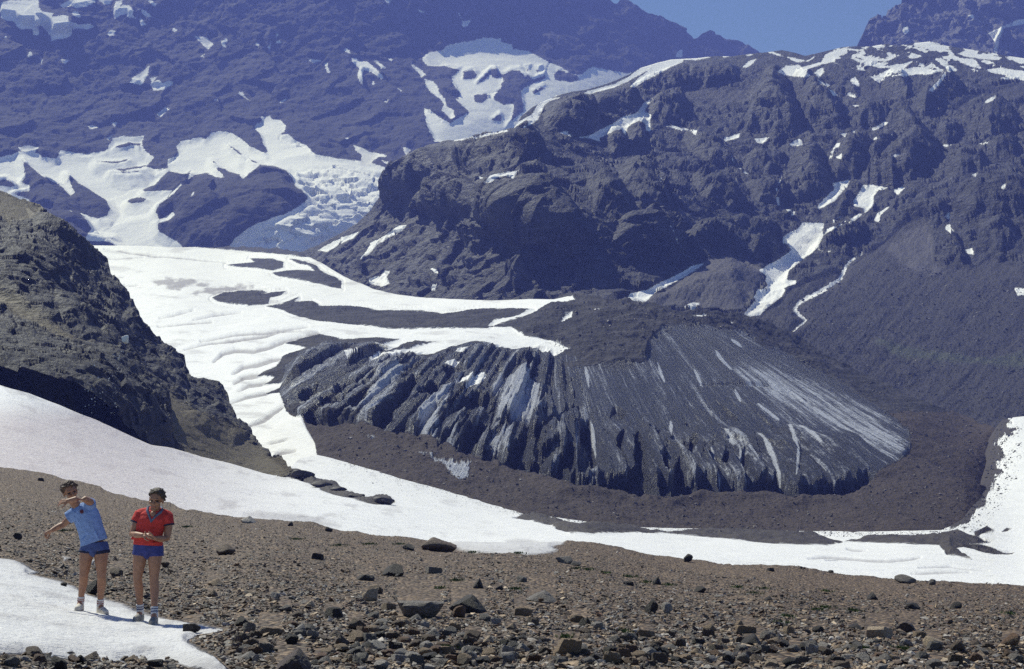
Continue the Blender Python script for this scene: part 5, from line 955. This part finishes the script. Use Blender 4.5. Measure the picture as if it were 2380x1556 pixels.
# --- man in blue, arm swung across after throwing
r, L, G = person(625, 1162, 'man in pale blue shirt leaning sideways after throwing a snowball')
g1, g2 = G(546, 1146), G(700, 1166); B = Body(); T = -.33
B.oval(L(632, 715, .01), (.158, .108, .11)); B.oval(L(612, 625), (.14, .105, .16), Matrix.Rotation(T, 3, 'Y')); B.oval(L(570, 520, -.02), (.155, .115, .165), Matrix.Rotation(T, 3, 'Y')); B.limb(L(488, 492, -.02), .066, L(540, 455, -.02), .075, L(604, 438, -.03), .064)
B.limb(L(520, 455, -.02), .066, L(478, 395, -.06), .058)
B.limb(L(606, 436, -.04), .056, L(612, 408, -.13), .050, L(592, 390, -.24), .043, L(545, 390, -.31), .041, L(500, 401, -.35), .029)
hand(B, L(502, 401, -.35), (-1, -.1, -.12), (.1, .8, -.6), 1, .45, .98)
B.limb(L(490, 492, -.02), .055, L(452, 528, -.015), .049, L(418, 562, -.01), .042, L(390, 578, -.05), .040, L(352, 602, -.10), .029)
hand(B, L(352, 602, -.10), (-.85, -.2, -.5), (.5, -.2, -.9), -1, .95, 1.0)
k1, k2 = L(571, 912, -.03), L(694, 920, -.03); a1, a2 = g1 + Vector((-.005, .03, .125)), g2 + Vector((-.02, .02, .125))
leg_chain(B, L(586, 738), k1, a1, g1 + Vector((.008, -.12, .04))); leg_chain(B, L(682, 738), k2, a2, g2 + Vector((.07, -.10, .03)))
RH = Matrix.Rotation(math.radians(-14), 3, 'Y') @ Matrix.Rotation(math.radians(18), 3, 'X') @ Matrix.Rotation(math.radians(30), 3, 'Z'); hc = L(470, 344, -.09)
pt_ = head(B, hc, RH, 1.05); B.make('body', [SKIN, LIP, EYE], r, .0055, 3, pt_)
hair('hair', hc, RH, HAIR_B, r, 1.08, 8)
B = Body(); B.loft([(L(629, 690, .0), .178, .136), (L(622, 650, -.002), .170, .134), (L(605, 595, -.01), .164, .134), (L(588, 545, -.015), .168, .136), (L(568, 495, -.02), .172, .132), (L(550, 458, -.02), .15, .115), (L(538, 436, -.02), .10, .09)], T)
B.limb(L(498, 486, -.02), .080, L(545, 460, -.02), .088, L(600, 440, -.03), .078); B.tube(L(510, 478, -.02), .088, L(448, 518, -.015), .082); B.tube(L(596, 446, -.02), .080, L(612, 408, -.115), .070)
for q in ((560, 560, .016, 40), (600, 640, .018, -30), (650, 600, .014, 60), (540, 500, .014, 20)): B.limb(L(q[0] - 30, q[1] - q[3], -.125), q[2], L(q[0] + 30, q[1] + q[3], -.125), q[2] * .7)
sh = B.make('t_shirt', [BLUE], r, .007, 3)
B = Body(); c_ = L(563, 474, -.158); B.oval(c_, (.026, .012, .027)); B.make('badge', [BADGE], sh, .004, 1)
B = Body(); B.loft([(L(630, 688, .005), .168, .120), (L(632, 712, .01), .182, .128), (L(634, 740, .01), .184, .126)], -.12); B.tube(L(588, 722), .096, L(583, 752), .100); B.tube(L(680, 715), .096, L(688, 758), .100)
B.oval(L(634, 748, .0), (.075, .116, .075)); shs = B.make('shorts', [SHORT_B], r, .007, 3)
B = Body(); B.tube(L(584, 742), .1035, L(582, 758), .104); B.make('hem', [NAVY], shs, .006, 1); B = Body(); B.tube(L(685, 742), .1035, L(689, 764), .104); B.make('hem', [NAVY], shs, .006, 1)
sock(r, a1 + Vector((0, 0, -.045)), a1.lerp(k1, .17), STRIPE); sock(r, a2 + Vector((0, 0, -.045)), a2.lerp(k2, .17), STRIPE)
shoe(r, a1, g1 + Vector((-.008, .06, 0)), g1 + Vector((.01, -.15, 0)), SHOE_B); shoe(r, a2, g2 + Vector((-.03, .045, 0)), g2 + Vector((.10, -.13, -.012)), SHOE_B)

# --- the snowball in flight and the grains it sheds
WH = plain('packed_snow', (.8, .785, .76), .75, .08, 40, .2, .004)
x, f = rock_mesh(77, 4, 'dome'); c_ = P(np.float64(292), np.float64(789), 11.0); m_ = 11.0 / F
x = x * np.array([8.5, 8.5, 10.5]) * m_ + rng.normal(0, .0006, x.shape)
sb = link('snowball', make_mesh('snowball', x, f, True), WH); sb.location = c_
tag(sb, 'white snowball flying through the air in front of the dark cliff', 'snowball')
gv, gf = [], []; hull = hull_rocks(6, 9, 44); base = 0
for k in range(120):
    if k < 60: t = random.random(); zx, zy = 850 - 60 * t + random.gauss(0, 22), 880 + 330 * t
    else: zx, zy = random.uniform(570, 830) + random.gauss(0, 20), 930 + 420 * random.random()
    d = random.uniform(10.6, 13.5); p = P(np.float64(zx / 3), np.float64(518.7 + zy / 3), d); s_ = d / F * random.choice([.5, .6, .7, .8, 1.1, 1.5])
    v_h, f_h = hull[k % 6]; gv.append(v_h * s_ * [.8, .8, random.uniform(1, 2.6)] + p); gf.append(f_h + base); base += len(v_h)
tag(link('snow_spray', make_mesh('snow_spray', np.concatenate(gv), np.concatenate(gf), False), WH), 'grains of snow shed in the air below the snowball', 'snow', kind='stuff')


# ------------------------------------------------------------------ haze
bm = bmesh.new(); bmesh.ops.create_cube(bm, size=1)
for vtx in bm.verts:
    vtx.co.x *= 9000; vtx.co.y = -120 if vtx.co.y < 0 else 4700; vtx.co.z = -140 if vtx.co.z < 0 else 1450
me = bpy.data.meshes.new('haze'); bm.to_mesh(me); bm.free()
m = bpy.data.materials.new('blue_air'); m.use_nodes = True; t = m.node_tree; t.nodes.clear()
ov = t.nodes.new('ShaderNodeOutputMaterial'); pv = t.nodes.new('ShaderNodeVolumePrincipled')
pv.inputs['Color'].default_value = (.235, .29, 1.0, 1); pv.inputs['Density'].default_value = HAZE
pv.inputs['Absorption Color'].default_value = (.45, .5, .6, 1); pv.inputs['Anisotropy'].default_value = .0
t.links.new(pv.outputs[0], ov.inputs['Volume'])
tag(link('haze', me, m), 'thin blue mountain air filling the valley', 'haze', kind='stuff')
